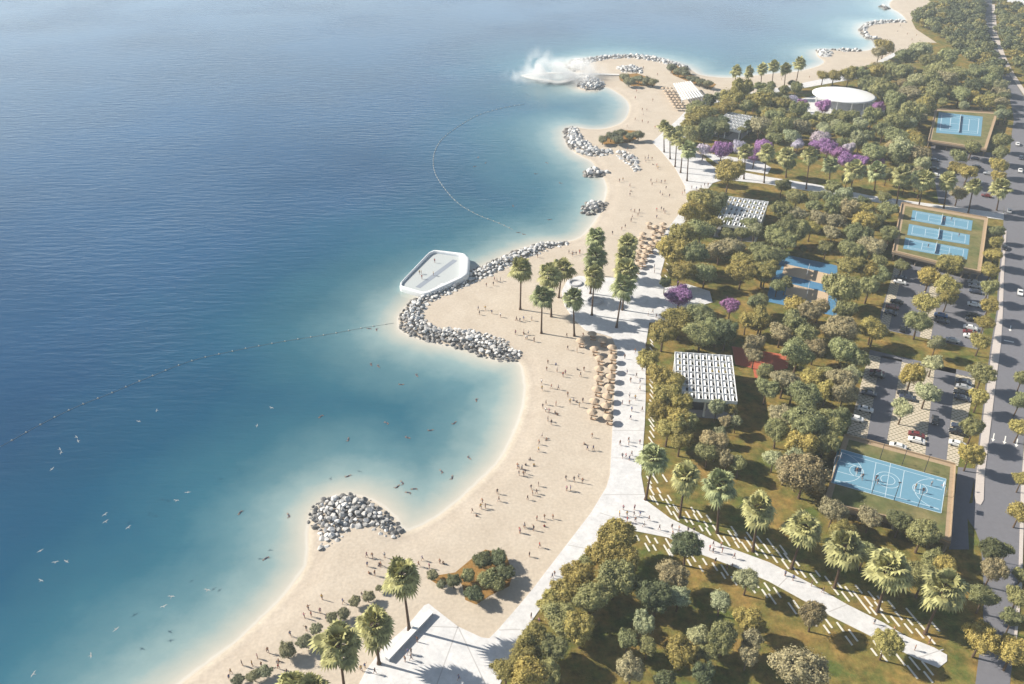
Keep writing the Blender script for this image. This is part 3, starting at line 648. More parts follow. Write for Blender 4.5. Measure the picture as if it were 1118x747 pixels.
# rubble core under the boulders
for nm,poly,sp in [('a',mound,1.3),('b',long_,1.4)]+[(a,p,2.2) for a,p in others]:
    P=PX(poly,.3)
    for p in poisson(P,sp*.9,rr):
        e=min(edged(p,P),4); k=rr.randrange(9); s_=sp*1.25; V=RV[k][0]*s_+np.array([p[0],p[1],-1.1+e*.42]); stuff.add(V.tolist(),RV[k][1],2)
tag(stuff.build('breakwater_rocks',['rockw','rockd','rockr']),'heaped pale rocks of the breakwaters and spits','rocks',None,'stuff')
for q,lb in (([(466,630),(480,640),(490,637),(500,630),(505,640),(508,655),(520,660),(535,650),(556,640),(560,625),(552,605),(530,600),(515,610),(497,625)],'a'),):
    sheet('planting_bed',q,.06,'bedsoil',th=.05)
sheet('spit_planting',[(654,154),(662,147),(680,142),(700,143),(700,149),(686,156),(660,158)],.06,'bedsoil')
sheet('north_planting',[(728,72),(740,72),(760,84),(782,92),(776,98),(758,92),(735,82)],.06,'bedsoil')
sheet('inner_planting',[(675,82),(695,80),(718,88),(714,94),(690,94),(677,88)],.06,'bedsoil')

# ---------------------------------------------------------------- trees
def crown_arrays(seed,nblob,nleaf,leaf,flat=.82,spread=.62):
    rr=random.Random(seed); nr=np.random.RandomState(seed)
    bl=[(0,0,0,.55)]
    big=[(0,0,0,.5)]
    for i in range(6): a=i*1.05+rr.uniform(-.4,.4); q=rr.uniform(.3,.5); big.append((q*math.cos(a),q*math.sin(a),rr.uniform(-.15,.3)*flat,rr.uniform(.3,.46)))
    bl+=big[1:]
    for i in range(int(nblob*2.1)):
        c=rr.choice(big); a=rr.uniform(0,6.283); u=rr.uniform(-.5,1); s=math.sqrt(max(0,1-u*u)); q=c[3]*rr.uniform(.85,1.12)
        bl.append((c[0]+q*s*math.cos(a),c[1]+q*s*math.sin(a),c[2]+q*u*flat,rr.uniform(.11,.22)))
    B=np.array(bl); w=B[:,3]**2; w/=w.sum(); idx=nr.choice(len(B),nleaf,p=w)
    d=nr.normal(size=(nleaf,3)); d/=np.linalg.norm(d,axis=1)[:,None]; rad=B[idx,3]*(1-.28*nr.rand(nleaf)**2)*(1+.17*nr.randn(nleaf))
    c=B[idx,:3]+d*rad[:,None]; keep=(c[:,2]>-.75); c=c[keep]; d=d[keep]; n=len(c)
    nrm=d+nr.normal(size=(n,3))*.38+np.array([0,0,.25]); nrm/=np.linalg.norm(nrm,axis=1)[:,None]
    t=np.cross(nrm,nr.normal(size=(n,3))); t/=np.linalg.norm(t,axis=1)[:,None]; bt=np.cross(nrm,t)
    s=(leaf*(.6+.8*nr.rand(n)))[:,None]; 
    V=np.stack([c+t*s,c+bt*s*.8,c-t*s,c-bt*s*.8],1).reshape(-1,3)
    Fq=np.arange(4*n).reshape(-1,4)
    return V,Fq,B
def np_mesh(name,V,Fq,m):
    me=bpy.data.meshes.new(name); me.vertices.add(len(V)); me.vertices.foreach_set('co',V.ravel()); k=Fq.shape[1]
    me.loops.add(Fq.size); me.loops.foreach_set('vertex_index',Fq.ravel().astype(np.int32)); me.polygons.add(len(Fq))
    me.polygons.foreach_set('loop_start',np.arange(0,Fq.size,k,dtype=np.int32)); me.polygons.foreach_set('loop_total',np.full(len(Fq),k,dtype=np.int32)); me.update(); me.validate(); me.materials.append(m); return me
def core(B,seed):
    V=[];Fs=[]; bm=bmesh.new()
    for x,y,z_,r_ in B:
        bmesh.ops.create_icosphere(bm,subdivisions=1,radius=r_*.80,matrix=Matrix.Translation((x,y,z_)))
    V=np.array([v.co[:] for v in bm.verts]); Fs=np.array([[v.index for v in f.verts] for f in bm.faces]); 
    bm.verts.ensure_lookup_table(); bm.verts.index_update(); Fs=np.array([[v.index for v in f.verts] for f in bm.faces]); bm.free(); return V,Fs
def crown_mesh(seed,nblob,nleaf,leaf,**k):
    V,Fq,B=crown_arrays(seed,nblob,nleaf,leaf,**k); CV,CF=core(B,seed)
    me=bpy.data.meshes.new('crown'); allf=[tuple(f) for f in Fq.tolist()]+[tuple(i+len(V) for i in f) for f in CF.tolist()]
    me.from_pydata(np.vstack([V,CV]).tolist(),[],allf); me.materials.append(M['leaf']); me.update(); return me
BIG=[crown_mesh(i,30,13000,.032) for i in range(5)]
TALL=[crown_mesh(20+i,20,9000,.037,flat=1.25,spread=.5) for i in range(3)]
SMALL=[crown_mesh(40+i,18,7000,.042) for i in range(6)]
OLIVE=[crown_mesh(60+i,16,5000,.038,spread=.7,flat=.6) for i in range(3)]
def trunk_mesh(seed):
    rr=random.Random(seed); b=MB(); b.tube([(0,0,-.3),(0,0,0),(.03,.02,.5),(0,.03,1)],[.10,.075,.055,.04],7)
    for k in range(4):
        a=rr.uniform(0,6.28); b.tube([(0,0,.6+.08*k),(.25*math.cos(a),.25*math.sin(a),.95+.05*k),(.5*math.cos(a),.5*math.sin(a),1.35)],[.035,.025,.012],5)
    return b.mesh('trunk','bark')
TR=[trunk_mesh(i) for i in range(4)]
TINT={'Y':(.145,.122,.038),'G':(.110,.112,.048),'B':(.145,.124,.068),'D':(.060,.068,.032),'S':(.155,.160,.088),'P':(.15,.075,.155),'W':(.26,.235,.27),'O':(.095,.095,.055)}
LOOK={'Y':'yellow olive tree','G':'grey green tree','B':'brownish sage tree','D':'dark green tree','S':'pale sage tree','P':'purple blossom tree','W':'whitish lilac blossom tree','O':'small olive bush'}
NT=0
def tree(x,y,rpx,k='G',kind=None):
    global NT
    X,Y=g(x,y,4); D=depth(X,Y,4); Rm=rpx*D/F*1.04; SCL=1.38 if rpx>12 else 1.44
    hc=Rm*.75+1.6
    if kind=='olive': hc=Rm*.8+.5
    for _ in range(2):
        X,Y=g(x,y,hc); Rm=rpx*depth(X,Y,hc)/F*SCL; hc=Rm*.78+2.6 if kind!='olive' else Rm*.75+.4
    nm={'P':'blossom_tree','W':'blossom_tree','O':'olive_shrub','Y':'broadleaf_tree','D':'broadleaf_tree'}.get(k,'olive_tree')
    if kind=='olive': nm='olive_shrub'
    root=ob(nm,None,None,(X,Y,ground_z(X,Y))); tag(root,None,'tree',{'blossom_tree':'blossoming trees in the park','olive_shrub':'olive bushes on the beach','olive_tree':'sage toned olive trees in the park'}.get(nm,'broadleaf trees in the park'))
    if kind=='olive': me=RN.choice(OLIVE)
    elif rpx>=11.5 and k not in 'PW' : me=RN.choice(BIG)
    else: me=RN.choice(SMALL+TALL[:2]) if k not in'PW' else RN.choice(SMALL)
    cr=ob('crown',me,root,(0,0,hc),RN.uniform(0,6.28),(Rm*RN.uniform(.92,1.15),Rm*RN.uniform(.82,1.05),Rm*RN.uniform(.8,1.15)))
    t=TINT[k]; v=RN.uniform(1.6,2.5); h_=RN.uniform(-.06,.06); cr.color=(t[0]*v*(1+h_),t[1]*v,t[2]*v*(1-h_),1)
    th=hc*.95 if kind!='olive' else hc
    s_=min(Rm,6)
    ob('trunk',RN.choice(TR),root,(0,0,0),RN.uniform(0,6.28),(s_*.9,s_*.9,th))
    size='large ' if Rm>6.6 else ('small ' if Rm<3.6 and k!='O' else '')
    later(root,size+LOOK[k],X,Y); NT+=1
TREES='''796 188 17 Y;765 221 14 Y;778 221 13 G;758 234 13 Y;745 257 14 Y;765 252 14 G;737 275 15 Y;758 277 14 G;742 297 13 Y;770 297 11 G;786 272 11 B;801 270 12 B;819 244 8 G;811 254 8 G;824 251 8 S;810 297 13 Y;834 295 13 Y;837 280 13 G;849 277 10 G;
854 203 7 G;870 216 9 G;854 229 11 G;870 233 10 B;857 249 12 G;872 251 12 G;844 259 9 G;891 214 8 G;911 226 9 G;926 230 9 B;895 238 9 B;912 242 9 B;909 254 8 B;855 262 12 G;877 271 4 D;944 243 12 Y;954 240 10 G;937 256 13 G;950 270 14 B;930 275 12 G;928 290 13 Y;849 311 7 G;858 309 7 G;836 299 9 G;919 315 20 G;947 294 11 Y;949 313 12 G;
742 323 12 P;798 334 10 P;724 363 15 Y;742 350 15 Y;762 346 16 G;765 366 15 G;783 359 14 G;793 365 11 D;826 331 9 G;815 350 9 Y;830 349 11 Y;823 377 11 B;836 402 7 G;726 309 6 D;
720 412 14 Y;734 417 14 Y;729 432 15 Y;745 441 13 Y;720 450 13 Y;742 457 14 Y;729 468 14 Y;749 464 11 G;743 480 12 Y;782 447 8 S;798 447 7 Y;792 461 6 B;804 460 6 S;785 472 6 S;782 485 13 B;773 493 11 G;793 503 8 B;807 507 8 G;
831 328 9 G;832 352 10 Y;885 343 12 B;853 362 11 B;866 353 11 G;880 364 11 G;918 361 15 B;921 384 16 G;935 391 13 G;871 387 16 G;824 387 9 B;953 358 12 Y;
834 408 8 G;837 424 11 G;856 415 14 B;866 424 11 G;887 411 9 Y;902 408 9 G;918 415 12 B;903 425 11 Y;921 431 11 B;880 435 17 G;852 455 12 B;882 461 20 G;849 471 12 G;903 465 15 G;877 485 15 Y;900 484 13 G;869 497 10 S;
878 520 20 B;858 511 13 B;845 500 9 S;983 569 12 D;1007 583 16 G;1033 616 12 Y;1020 610 10 G;1084 602 12 D;1083 623 12 B;1074 652 13 G;1071 698 16 Y;1106 712 17 Y;888 672 13 B;967 703 13 Y;871 731 24 B;1114 559 11 Y;1116 629 8 G;1112 652 12 G;1116 523 8 Y;1106 676 10 G;1100 600 7 G;
750 597 16 D;734 627 14 B;717 652 17 D;741 651 11 S;702 682 11 S;707 704 10 G;685 697 10 G;689 730 15 B;744 712 16 Y;762 695 11 S;772 712 9 G;790 697 16 G;817 675 15 Y;821 697 11 B;816 716 10 B;816 632 12 S;767 735 12 D;727 742 10 D;
675 588 18 Y;685 610 16 Y;660 607 16 Y;670 632 19 G;641 613 10 G;632 630 16 Y;619 646 15 Y;645 654 18 G;602 661 14 Y;612 677 16 G;634 687 17 Y;585 700 16 Y;606 708 15 G;570 716 15 Y;552 731 14 Y;580 737 17 Y;598 736 14 G;
1095 153 8 G;1093 166 8 G;1091 180 8 Y;1089 194 7 Y;1089 252 7 G;1087 264 7 Y;1085 278 8 Y;1082 295 9 Y;1080 315 9 G;1080 334 9 Y;1075 352 9 Y;1071 372 10 Y;1072 409 12 G;1069 434 10 Y;1063 467 12 G;1059 497 11 Y;
996 409 13 Y;1019 396 9 S;1022 376 8 S;1012 429 11 S;986 447 10 S;955 361 11 Y;1003 352 12 G;1039 288 12 Y;1015 302 11 Y;1034 312 11 Y;1035 325 9 Y;1010 330 11 Y;
1047 170 8 G;1062 160 9 G;1057 188 9 Y;1045 184 8 Y;1047 211 8 B;1003 168 10 B;991 161 9 G;1113 439 9 G;1114 467 10 Y;1116 414 8 G;
853 114 9 Y;846 127 9 G;871 122 8 G;853 138 10 G;876 138 9 B;846 151 8 G;865 149 8 S;902 130 8 G;914 127 6 G;922 142 10 G;932 127 7 G;938 138 7 S;952 128 9 G;965 142 9 G;938 155 9 S;955 166 11 G;980 148 11 G;983 164 11 S;1001 154 9 Y;980 132 11 G;996 125 11 G;1011 114 11 Y;975 112 11 G;991 102 11 B;965 99 11 G;950 94 9 G;927 82 8 Y;911 82 7 Y;899 82 6 Y;940 82 8 G;958 79 9 Y;970 77 8 G;991 61 10 D;986 79 10 G;1006 54 9 S;1016 66 10 G;1026 75 10 G;1031 88 10 B;1016 89 10 G;1003 88 10 S;1024 99 11 G;1042 82 10 G;1036 62 10 G;1049 102 10 G;1062 94 10 D;1067 80 9 G;1075 111 9 Y;1092 112 7 B;1082 88 9 G;1086 77 7 G;966 50 9 Y;960 57 6 B;
876 113 5 P;899 117 7 P;960 117 6 P;905 160 9 P;917 166 8 P;925 174 8 P;940 176 8 P;891 159 6 P;960 175 5 P;896 150 8 W;927 163 6 W;871 158 6 W;866 107 4 W;788 164 9 P;824 170 8 P;833 161 8 P;768 163 7 W;808 161 7 W;872 155 5 W;
768 123 10 Y;757 131 10 Y;751 138 8 Y;775 135 10 D;786 139 9 G;810 99 10 Y;799 109 11 Y;794 117 9 Y;815 116 9 G;824 108 9 Y;832 113 10 Y;838 104 8 G;830 136 10 B;770 147 9 D;742 143 7 G;756 148 8 G;840 141 8 G;
860 180 7 G;925 196 6 G;945 228 8 Y;968 228 9 G;965 215 7 G;985 290 8 G;962 300 9 G'''
for t in TREES.replace('\n','').split(';'):
    if t.strip():
        a=t.split(); tree(float(a[0]),float(a[1]),float(a[2]),a[3])
AVOID=[PX(q,0) for q in ([(730,378),(806,380),(812,452),(750,450)],[(785,210),(846,214),(836,258),(782,250)],[(782,118),(832,124),(812,152),(780,140)],[(880,90),(962,90),(968,134),(862,134)],[(850,275),(916,288),(918,348),(834,332),(842,300)],[(948,378),(1068,400),(1055,510),(922,478)],[(958,275),(1080,290),(1070,385),(958,362)],[(750,300),(830,310),(835,345),(790,350),(760,340)],[(830,430),(850,440),(850,470),(825,480),(806,450)],[(690,575),(720,590),(720,640),(700,650),(690,620)],[(900,688),(1040,735),(1040,760),(830,747),(850,700)])]
DENSE=[[(760,215),(800,255),(845,255),(900,215),(940,232),(970,240),(965,330),(930,345),(840,262),(800,320),(735,310)],[(810,345),(900,350),(955,370),(930,450),(900,490),(850,480),(840,430),(812,372)],[(745,125),(900,85),(960,80),(1085,95),(1100,140),(1010,118),(1000,155),(1010,220),(985,216),(880,150),(760,155)],[(700,600),(740,590),(820,650),(830,747),(600,747)],[(900,570),(980,570),(1035,610),(1080,640),(1090,740),(1050,740),(1040,690),(900,600)],[(705,385),(745,385),(760,480),(705,475)]]
placed=[(o.location.x,o.location.y) for o in COL.objects if o.name.split('.')[0] in('broadleaf_tree','olive_tree','blossom_tree')]
rf=random.Random(21)
for P in DENSE:
    for p in poisson(PX(P),7.0,rf):
        if ground_z(*p)>.06 or any(inside(p,a) for a in AVOID): continue
        if any((p[0]-a)**2+(p[1]-d)**2<6.3**2 for a,d in placed): continue
        R_=rf.uniform(2.8,4.6); hc=R_+2.2; v=np.array([p[0],p[1],hc-H]); dd=v@FW; tree(CX+F*p[0]/dd,CY-F*(v@UP)/dd,R_*F/dd/1.3,rf.choice('GGGYBSD'))
OL='''528 612 10 D;545 609 9 D;551 625 9 D;531 632 10 G;512 629 7 G;495 635 8 D;518 648 9 D;543 637 9 G;473 628 6 O;482 638 5 O;414 642 4 O;402 652 6 O;388 657 6 O;376 670 7 O;362 674 6 O;345 687 6 O;333 700 8 O;313 711 9 O;289 733 7 O;277 738 7 O;260 743 6 O;
658 152 5 O;667 148 6 O;678 146 6 O;674 152 6 O;688 149 5 O;697 147 6 O;682 84 5 O;687 89 5 O;697 86 5 O;706 88 5 O;713 89 5 O;733 74 5 O;741 78 5 O;747 76 4 O;748 80 5 O;756 86 5 O;764 89 5 O;773 91 5 O'''
for t in OL.replace('\n','').split(';'):
    a=t.split(); tree(float(a[0]),float(a[1]),float(a[2]),a[3],'olive')
# far wood: one mass
WOODS=[[(996,24),(1004,17),(1028,11),(1015,-6),(1020,-30),(1070,-30),(1070,12),(1068,34),(1071,46),(1082,66),(1094,92),(1075,90),(1060,75),(1040,55),(1024,45),(1002,32)],
[(1088,8),(1110,14),(1135,14),(1180,40),(1180,118),(1135,112),(1109,78),(1096,60),(1089,38)],
[(1140,125),(1180,125),(1180,300),(1145,300)],[(1086,-30),(1130,-30),(1130,-6),(1088,-6)]]
fv=[crown_arrays(90+i,14,900,.10)[:2] for i in range(4)]; Vs=[];Fs=[];Ts=[];off=0; rr=random.Random(8)
for P in WOODS:
    for p in poisson(PX(P),8.2,rr,260):
        V,Fq=fv[rr.randrange(4)]; R_=rr.uniform(4.6,6.6); a=rr.uniform(0,6.28); ca,sa=math.cos(a),math.sin(a)
        W=np.stack([(V[:,0]*ca-V[:,1]*sa)*R_+p[0],(V[:,0]*sa+V[:,1]*ca)*R_+p[1],V[:,2]*R_*.9+R_*.75+1.5],1); Vs.append(W); Fs.append(Fq+off); off+=len(W)
        t=TINT[rr.choice('GGDYDG')]; v=rr.uniform(1.4,2.0); Ts.append(np.tile([t[0]*v,t[1]*v,t[2]*v,1],(len(W),1)))
me=np_mesh('distant_wood',np.vstack(Vs),np.vstack(Fs),M['leaf_far']); at=me.color_attributes.new('tint','FLOAT_COLOR','POINT'); at.data.foreach_set('color',np.vstack(Ts).ravel().astype(np.float32))
tag(ob('distant_wood',me),'dense distant wood on both sides of the far road','wood',None,'stuff')

# palms
def palm_crown(seed,nf=46):
    rr=random.Random(seed); b=MB()
    for i in range(nf):
        u=i/nf; el=R(82-135*u**.9)+rr.uniform(-.12,.12); az=i*2.39996+rr.uniform(-.25,.25)
        L_=rr.uniform(1.2,2.4); d=Vector((math.cos(az)*math.cos(el),math.sin(az)*math.cos(el),math.sin(el))); p0=Vector((0,0,0)); p1=d*L_+Vector((0,0,-.15*L_*max(0,math.cos(el))))
        b.tube([p0,p0.lerp(p1,.5)+Vector((0,0,.1)),p1],[.05,.04,.03],3,1,cap=False)
        side=d.cross(Vector((0,0,1)));  side=side.normalized() if side.length>.1 else Vector((1,0,0)); nrm=side.cross(d).normalized()
        fan=rr.uniform(1.35,2.3); K=13; droop=rr.uniform(.2,.55)+.5*max(0,math.cos(el))
        for k in range(K):
            a=R(-118+236*k/(K-1)); dd=(d*math.cos(a)+side*math.sin(a)).normalized(); ln=fan*(1-.28*abs(a)/2.1); wv=dd.cross(nrm).normalized()*fan*rr.uniform(.11,.16)
            m_=p1+dd*ln*.55+nrm*.05; tip=p1+dd*ln-Vector((0,0,droop*ln*.45))
            b.add([p1,m_-wv,tip,m_+wv],[(0,1,2,3)],0)
    return b.mesh('crown',['leaf','bark'])
PC=[palm_crown(i) for i in range(8)]
def skirt_mesh():
    rr=random.Random(2); b=MB()
    for i in range(40):
        a=rr.uniform(0,6.28); r_=rr.uniform(.5,1.0); z0=rr.uniform(-.6,-.1); l=rr.uniform(1.,1.9); t=a+rr.uniform(-.2,.2)
        p=Vector((.25*math.cos(a),.25*math.sin(a),z0)); q=Vector((r_*math.cos(t),r_*math.sin(t),z0-l)); w=Vector((-math.sin(a),math.cos(a),0))*.28
        b.add([p-w*.4,p+w*.4,q+w,q-w],[(0,1,2,3)])
    return b.mesh('frond_skirt','palmbark')
SK=skirt_mesh()
def ptrunk(): 
    b=MB(); b.tube([(0,0,-.3),(0,0,.0),(0,0,.03),(.004,0,.08),(.008,.0,.3),(.01,.0,.6),(0,0,.85),(0,0,1)],[.55,.52,.42,.32,.27,.24,.23,.2],10); return b.mesh('trunk','palmbark',True)
PT=ptrunk()
def palm(bx,by,tx,ty,rpx=None,kind=''):
    X,Y=g(bx,by); lo,hi=3,30
    for _ in range(30):
        m_=(lo+hi)/2; P=np.array([X,Y,m_-H]); yy=CY-F*(P@UP)/(P@FW)
        if yy>ty: lo=m_
        else: hi=m_
    hh=m_; D=depth(X,Y,hh); Rm=(rpx*D/F) if rpx else 3.6
    root=ob('fan_palm',None,None,(X,Y,ground_z(X,Y))); tag(root,None,'palm','tall fan palms')
    tx_=(tx-CX)/F*D-X; tx_=max(-1.5,min(1.5,tx_)); lean=math.atan2(tx_,hh)
    t=ob('trunk',PT,root,(0,0,0),RN.uniform(0,6),(1.05,1.05,hh)); 
    cr=ob('crown',RN.choice(PC),root,(0,0,hh),RN.uniform(0,6.28),(Rm/3.2*RN.uniform(.9,1.1),Rm/3.2*RN.uniform(.9,1.1),Rm/3.2*RN.uniform(.85,1.12))); v=RN.uniform(1.6,2.1); cr.color=(.165*v,.160*v,.068*v,1)
    if RN.random()<.3: cr.color=(.135*v,.148*v,.07*v,1)
    ob('frond_skirt',SK,root,(0,0,hh),RN.uniform(0,6),Rm/3.3)
    root.rotation_euler.y=lean
    later(root,('tall slender fan palm' if hh>15.5 else 'medium fan palm' if hh>12 else 'shorter fan palm'),X,Y)
PALMS=[(447,688,439,629,21),(414,725,409,683,22),(377,760,370,704,24),(324,800,319,753,20),(344,803,338,754,20),
(568,338,569,293,14),(602,346,601,300,13),(610,325,614,293,13),(591,364,592,323,13),(627,367,626,325,13),(646,344.5,649,301,13),(644.5,321,650,280,13),(648,300,651,259,12),
(673,358,680,313,14),(679.5,339,683,296,13),(682,325,683,282,12),(684,310,685,266,12),
(705,546,713,500,16),(742,565,748,521,17),(783,582,786,530,19),(822,602,828,555,20),(864,621,878,576,19),(911,642,922,598,22),(958,668,971,621,24),(1010,692,1031,643,23),
(725,166.5,723,138,7),(731.5,174,730,144,7.5),(737,182.5,739,151,8),(743,189,746,157,8),(750,198,752,163,9),
(812,196,814,165,8.5),(834,200,837,166,9),(858,194,858,169,10),(880,207,884,169,10),(905,204,905,179,10),(927,216,933,186,10.5),(954.5,209,957,186,10),(978.5,224,980,190,11),(1003,226,1009,196,11),(1030,228,1035,197,10),(1057,233,1060,203,9.5),(1088,230,1092,204,11),
(830,101,832,75,6.5),(842,99,845,72,6.5),(856,98,858,75,6.5),(868.6,95,873,69,7),(802,94,804,77,6.5),(817,92,818,78,6)]
for p in PALMS: palm(*p)

# ---------------------------------------------------------------- parasols and sunbeds
def parasol_proto():
    b=MB(); n=12; vs=[(0,0,2.95)]; 
    for r_,z_ in ((.5,2.75),(1.1,2.45),(1.65,2.1)):
        for k in range(n):
            q=1 if k%2 else .93; vs.append((r_*q*math.cos(2*math.pi*k/n),r_*q*math.sin(2*math.pi*k/n),z_))
    fs=[(0,1+k,1+(k+1)%n) for k in range(n)]
    for i in range(2):
        for k in range(n): fs.append((1+i*n+k,1+(i+1)*n+k,1+(i+1)*n+(k+1)%n,1+i*n+(k+1)%n))
    b.add(vs,fs); c_=b.mesh('canopy','thatch'); b=MB(); b.tube([(0,0,-.1),(0,0,2.85)],.06,6); return c_,b.mesh('pole','wood')
PCAN,PPOL=parasol_proto()
b=MB(); b.box((0,0,.28),(1.9,.62,.08)); 
for sx_ in(-.8,.8):
    for sy_ in (-.25,.25): b.box((sx_,sy_,.12),(.07,.07,.24))
BED=b.mesh('frame','wood'); b=MB(); b.box((.25,0,.37),(1.35,.58,.1)); b.add([(-.42,-.29,.34),(-.42,.29,.34),(-.95,.29,.72),(-.95,-.29,.72),(-.42,-.29,.42),(-.42,.29,.42),(-.9,.29,.80),(-.9,-.29,.80)],[(0,3,2,1),(4,5,6,7),(0,1,5,4),(1,2,6,5),(2,3,7,6),(3,0,4,7)]); CUSH=b.mesh('cushion','cushion')
def parasol(x,y,sc=1.,beds=True,zc_=2.4,canopy=True):
    X,Y=g(x,y,zc_)
    o=ob('beach_parasol',None,None,(X,Y,0)); o.scale=(sc,)*3; tag(o,None,'parasol','thatched parasols on the beach'); ob('canopy',PCAN,o,None,RN.uniform(0,6)); ob('pole',PPOL,o); later(o,'straw coloured parasol',X,Y)
    if beds:
        for s in (-1,1):
            q=ob('sun_lounger',None,None,(X+.4,Y+s*.95,0),RN.uniform(-.12,.12)+R(-14)); tag(q,None,'sun lounger','sun loungers under the parasols'); ob('frame',BED,q); ob('cushion',CUSH,q); later(q,'tan lounger %s its parasol'%('behind' if s>0 else 'before'),X+.4,Y+s*.95)
for p in zc(560,330,3.93,[(290,162),(340,132),(350,197),(372,237),(370,282),(368,322),(360,370),(350,420),(340,468),(385,160),(425,190),(428,232),(428,275),(420,314),(415,360),(405,400),(400,440),(410,490)]): parasol(*p,sc=1.02)
for p in zc(680,200,6.79,[(195,295),(245,318),(300,298),(290,345),(232,362),(150,370),(135,400),(235,400),(215,438),(140,438),(180,468),(250,432),(120,500),(160,535),(108,545),(205,480),(120,590),(170,500),(150,575),(100,625)]): parasol(*p,sc=.98)
for i in range(8):
    for j in range(3):
        x=724+i*1.9+j*4.2; y=96+i*2.9+(j-1)*.1; parasol(x,y,sc=1.0,beds=False)

# ---------------------------------------------------------------- cars
def car_proto():
    b=MB(); prof=[(-2.25,.45),(-2.2,.85),(-1.9,.98),(-1.45,1.02),(-.95,1.42),(.55,1.45),(1.15,1.02),(2.0,.88),(2.25,.7),(2.25,.42)]
    n=len(prof); vs=[]
    for s,wf in ((-1,1),(1,1)):
        for x,z_ in prof:
            w=.9 if z_<1.1 else .70; vs.append((x,s*w,z_))
    fs=[(i,i+1,n+i+1,n+i) for i in range(n-1)]+[(n-1,0,n,2*n-1)]+[tuple(range(n))[::-1],tuple(range(n,2*n))]
    b.add(vs,[f[::-1] if len(f)==4 else f for f in fs]); body=b.mesh('body','paint')
    w=MB(); 
    w.add([(-1.42,-.72,1.06),(-.98,-.64,1.425),(-.98,.64,1.425),(-1.42,.72,1.06)],[(0,3,2,1)]); w.v=[(x-.03,y,z_+.01) for x,y,z_ in w.v]
    w.add([(1.16,-.72,1.05),(.6,-.64,1.46),(.6,.64,1.46),(1.16,.72,1.05)],[(0,1,2,3)])
    for s in (-1,1): w.add([(-1.25,s*.865,1.05),(-.92,s*.735,1.38),(.5,s*.735,1.40),(1.0,s*.865,1.05)],[(0,1,2,3) if s<0 else (3,2,1,0)])
    glass=w.mesh('windows','glass'); t=MB()
    t.tube([(0,-.11,0),(0,.11,0)],.33,12); wh=t.mesh('wheel','tyre'); l=MB(); l.box((0,0,0),(.08,.34,.14)); hl=l.mesh('headlight','white')
    return body,glass,wh,hl
CB,CG,CW,CH=car_proto()
CC={'w':((.72,.72,.72),'white'),'k':((.015,.016,.02),'black'),'d':((.04,.05,.08),'dark blue'),'s':((.35,.36,.38),'silver'),'r':((.15,.03,.03),'dark red'),'b':((.05,.12,.28),'blue')}
def car(x,y,k,rz=None,z=.13):
    X,Y=g(x,y,.8); a=PAX if rz is None else rz
    o=ob('parked_car' if rz is None else 'moving_car',None,None,(X,Y,z),a+(math.pi if RN.random()<.5 else 0)+RN.uniform(-.03,.03)); tag(o,None,'car','cars in the car parks and on the road')
    q=ob('body',CB,o); q.color=(*CC[k][0],1); ob('windows',CG,o)
    for sx_ in(-1.4,1.4):
        for s in (-.8,.8): ob('wheel',CW,o,(sx_,s,.33))
    for s in (-.62,.62): ob('headlight',CH,o,(2.24,s,.66))
    later(o,CC[k][1]+(' parked car' if rz is None else ' car driving'),X,Y)
for x,y,k in zc(838,330,3.93,[(470,300,'r'),(470,312,'k'),(435,390,'d'),(420,458,'w'),(378,498,'w'),(590,392,'k'),(600,408,'d'),(640,568,'r'),(640,592,'w'),(560,617,'w'),(842,342,'d'),(842,364,'s'),(832,388,'k'),(835,410,'d'),(825,532,'d'),(815,556,'k'),(815,607,'w')]): car(x,y,k)
car(838+720/3.93,330+505/3.93,'k',PAX+math.pi/2)
for x,y,k in zc(960,270,6.23,[(145,205,'d'),(140,236,'w'),(120,370,'k'),(90,405,'r'),(80,445,'d'),(645,235,'s'),(650,262,'s'),(645,388,'w'),(640,462,'k'),(632,492,'k'),(620,545,'w'),(618,578,'r'),(622,605,'w'),(420,462,'b'),(500,632,'s'),(430,500,'d'),(655,300,'d')]): car(x,y,k)
car(960+160/6.23,270+552/6.23,'k',PAX+math.pi/2)
for x,y,k in zc(838,150,3.93,[(718,97,'d'),(715,133,'k'),(897,125,'k'),(948,155,'s'),(940,250,'r'),(720,160,'w'),(900,190,'w'),(890,90,'d')]): car(x,y,k)
ra=math.atan2(g(1100,300)[1]-g(1092,420)[1],g(1100,300)[0]-g(1092,420)[0])
for x,y,k in [(1097,270,'k'),(1114,319,'w'),(1111,157,'w'),(1115,172,'d'),(1102,230,'s'),(1091,98,'k'),(1114,186,'w')]: car(x,y,k,ra)

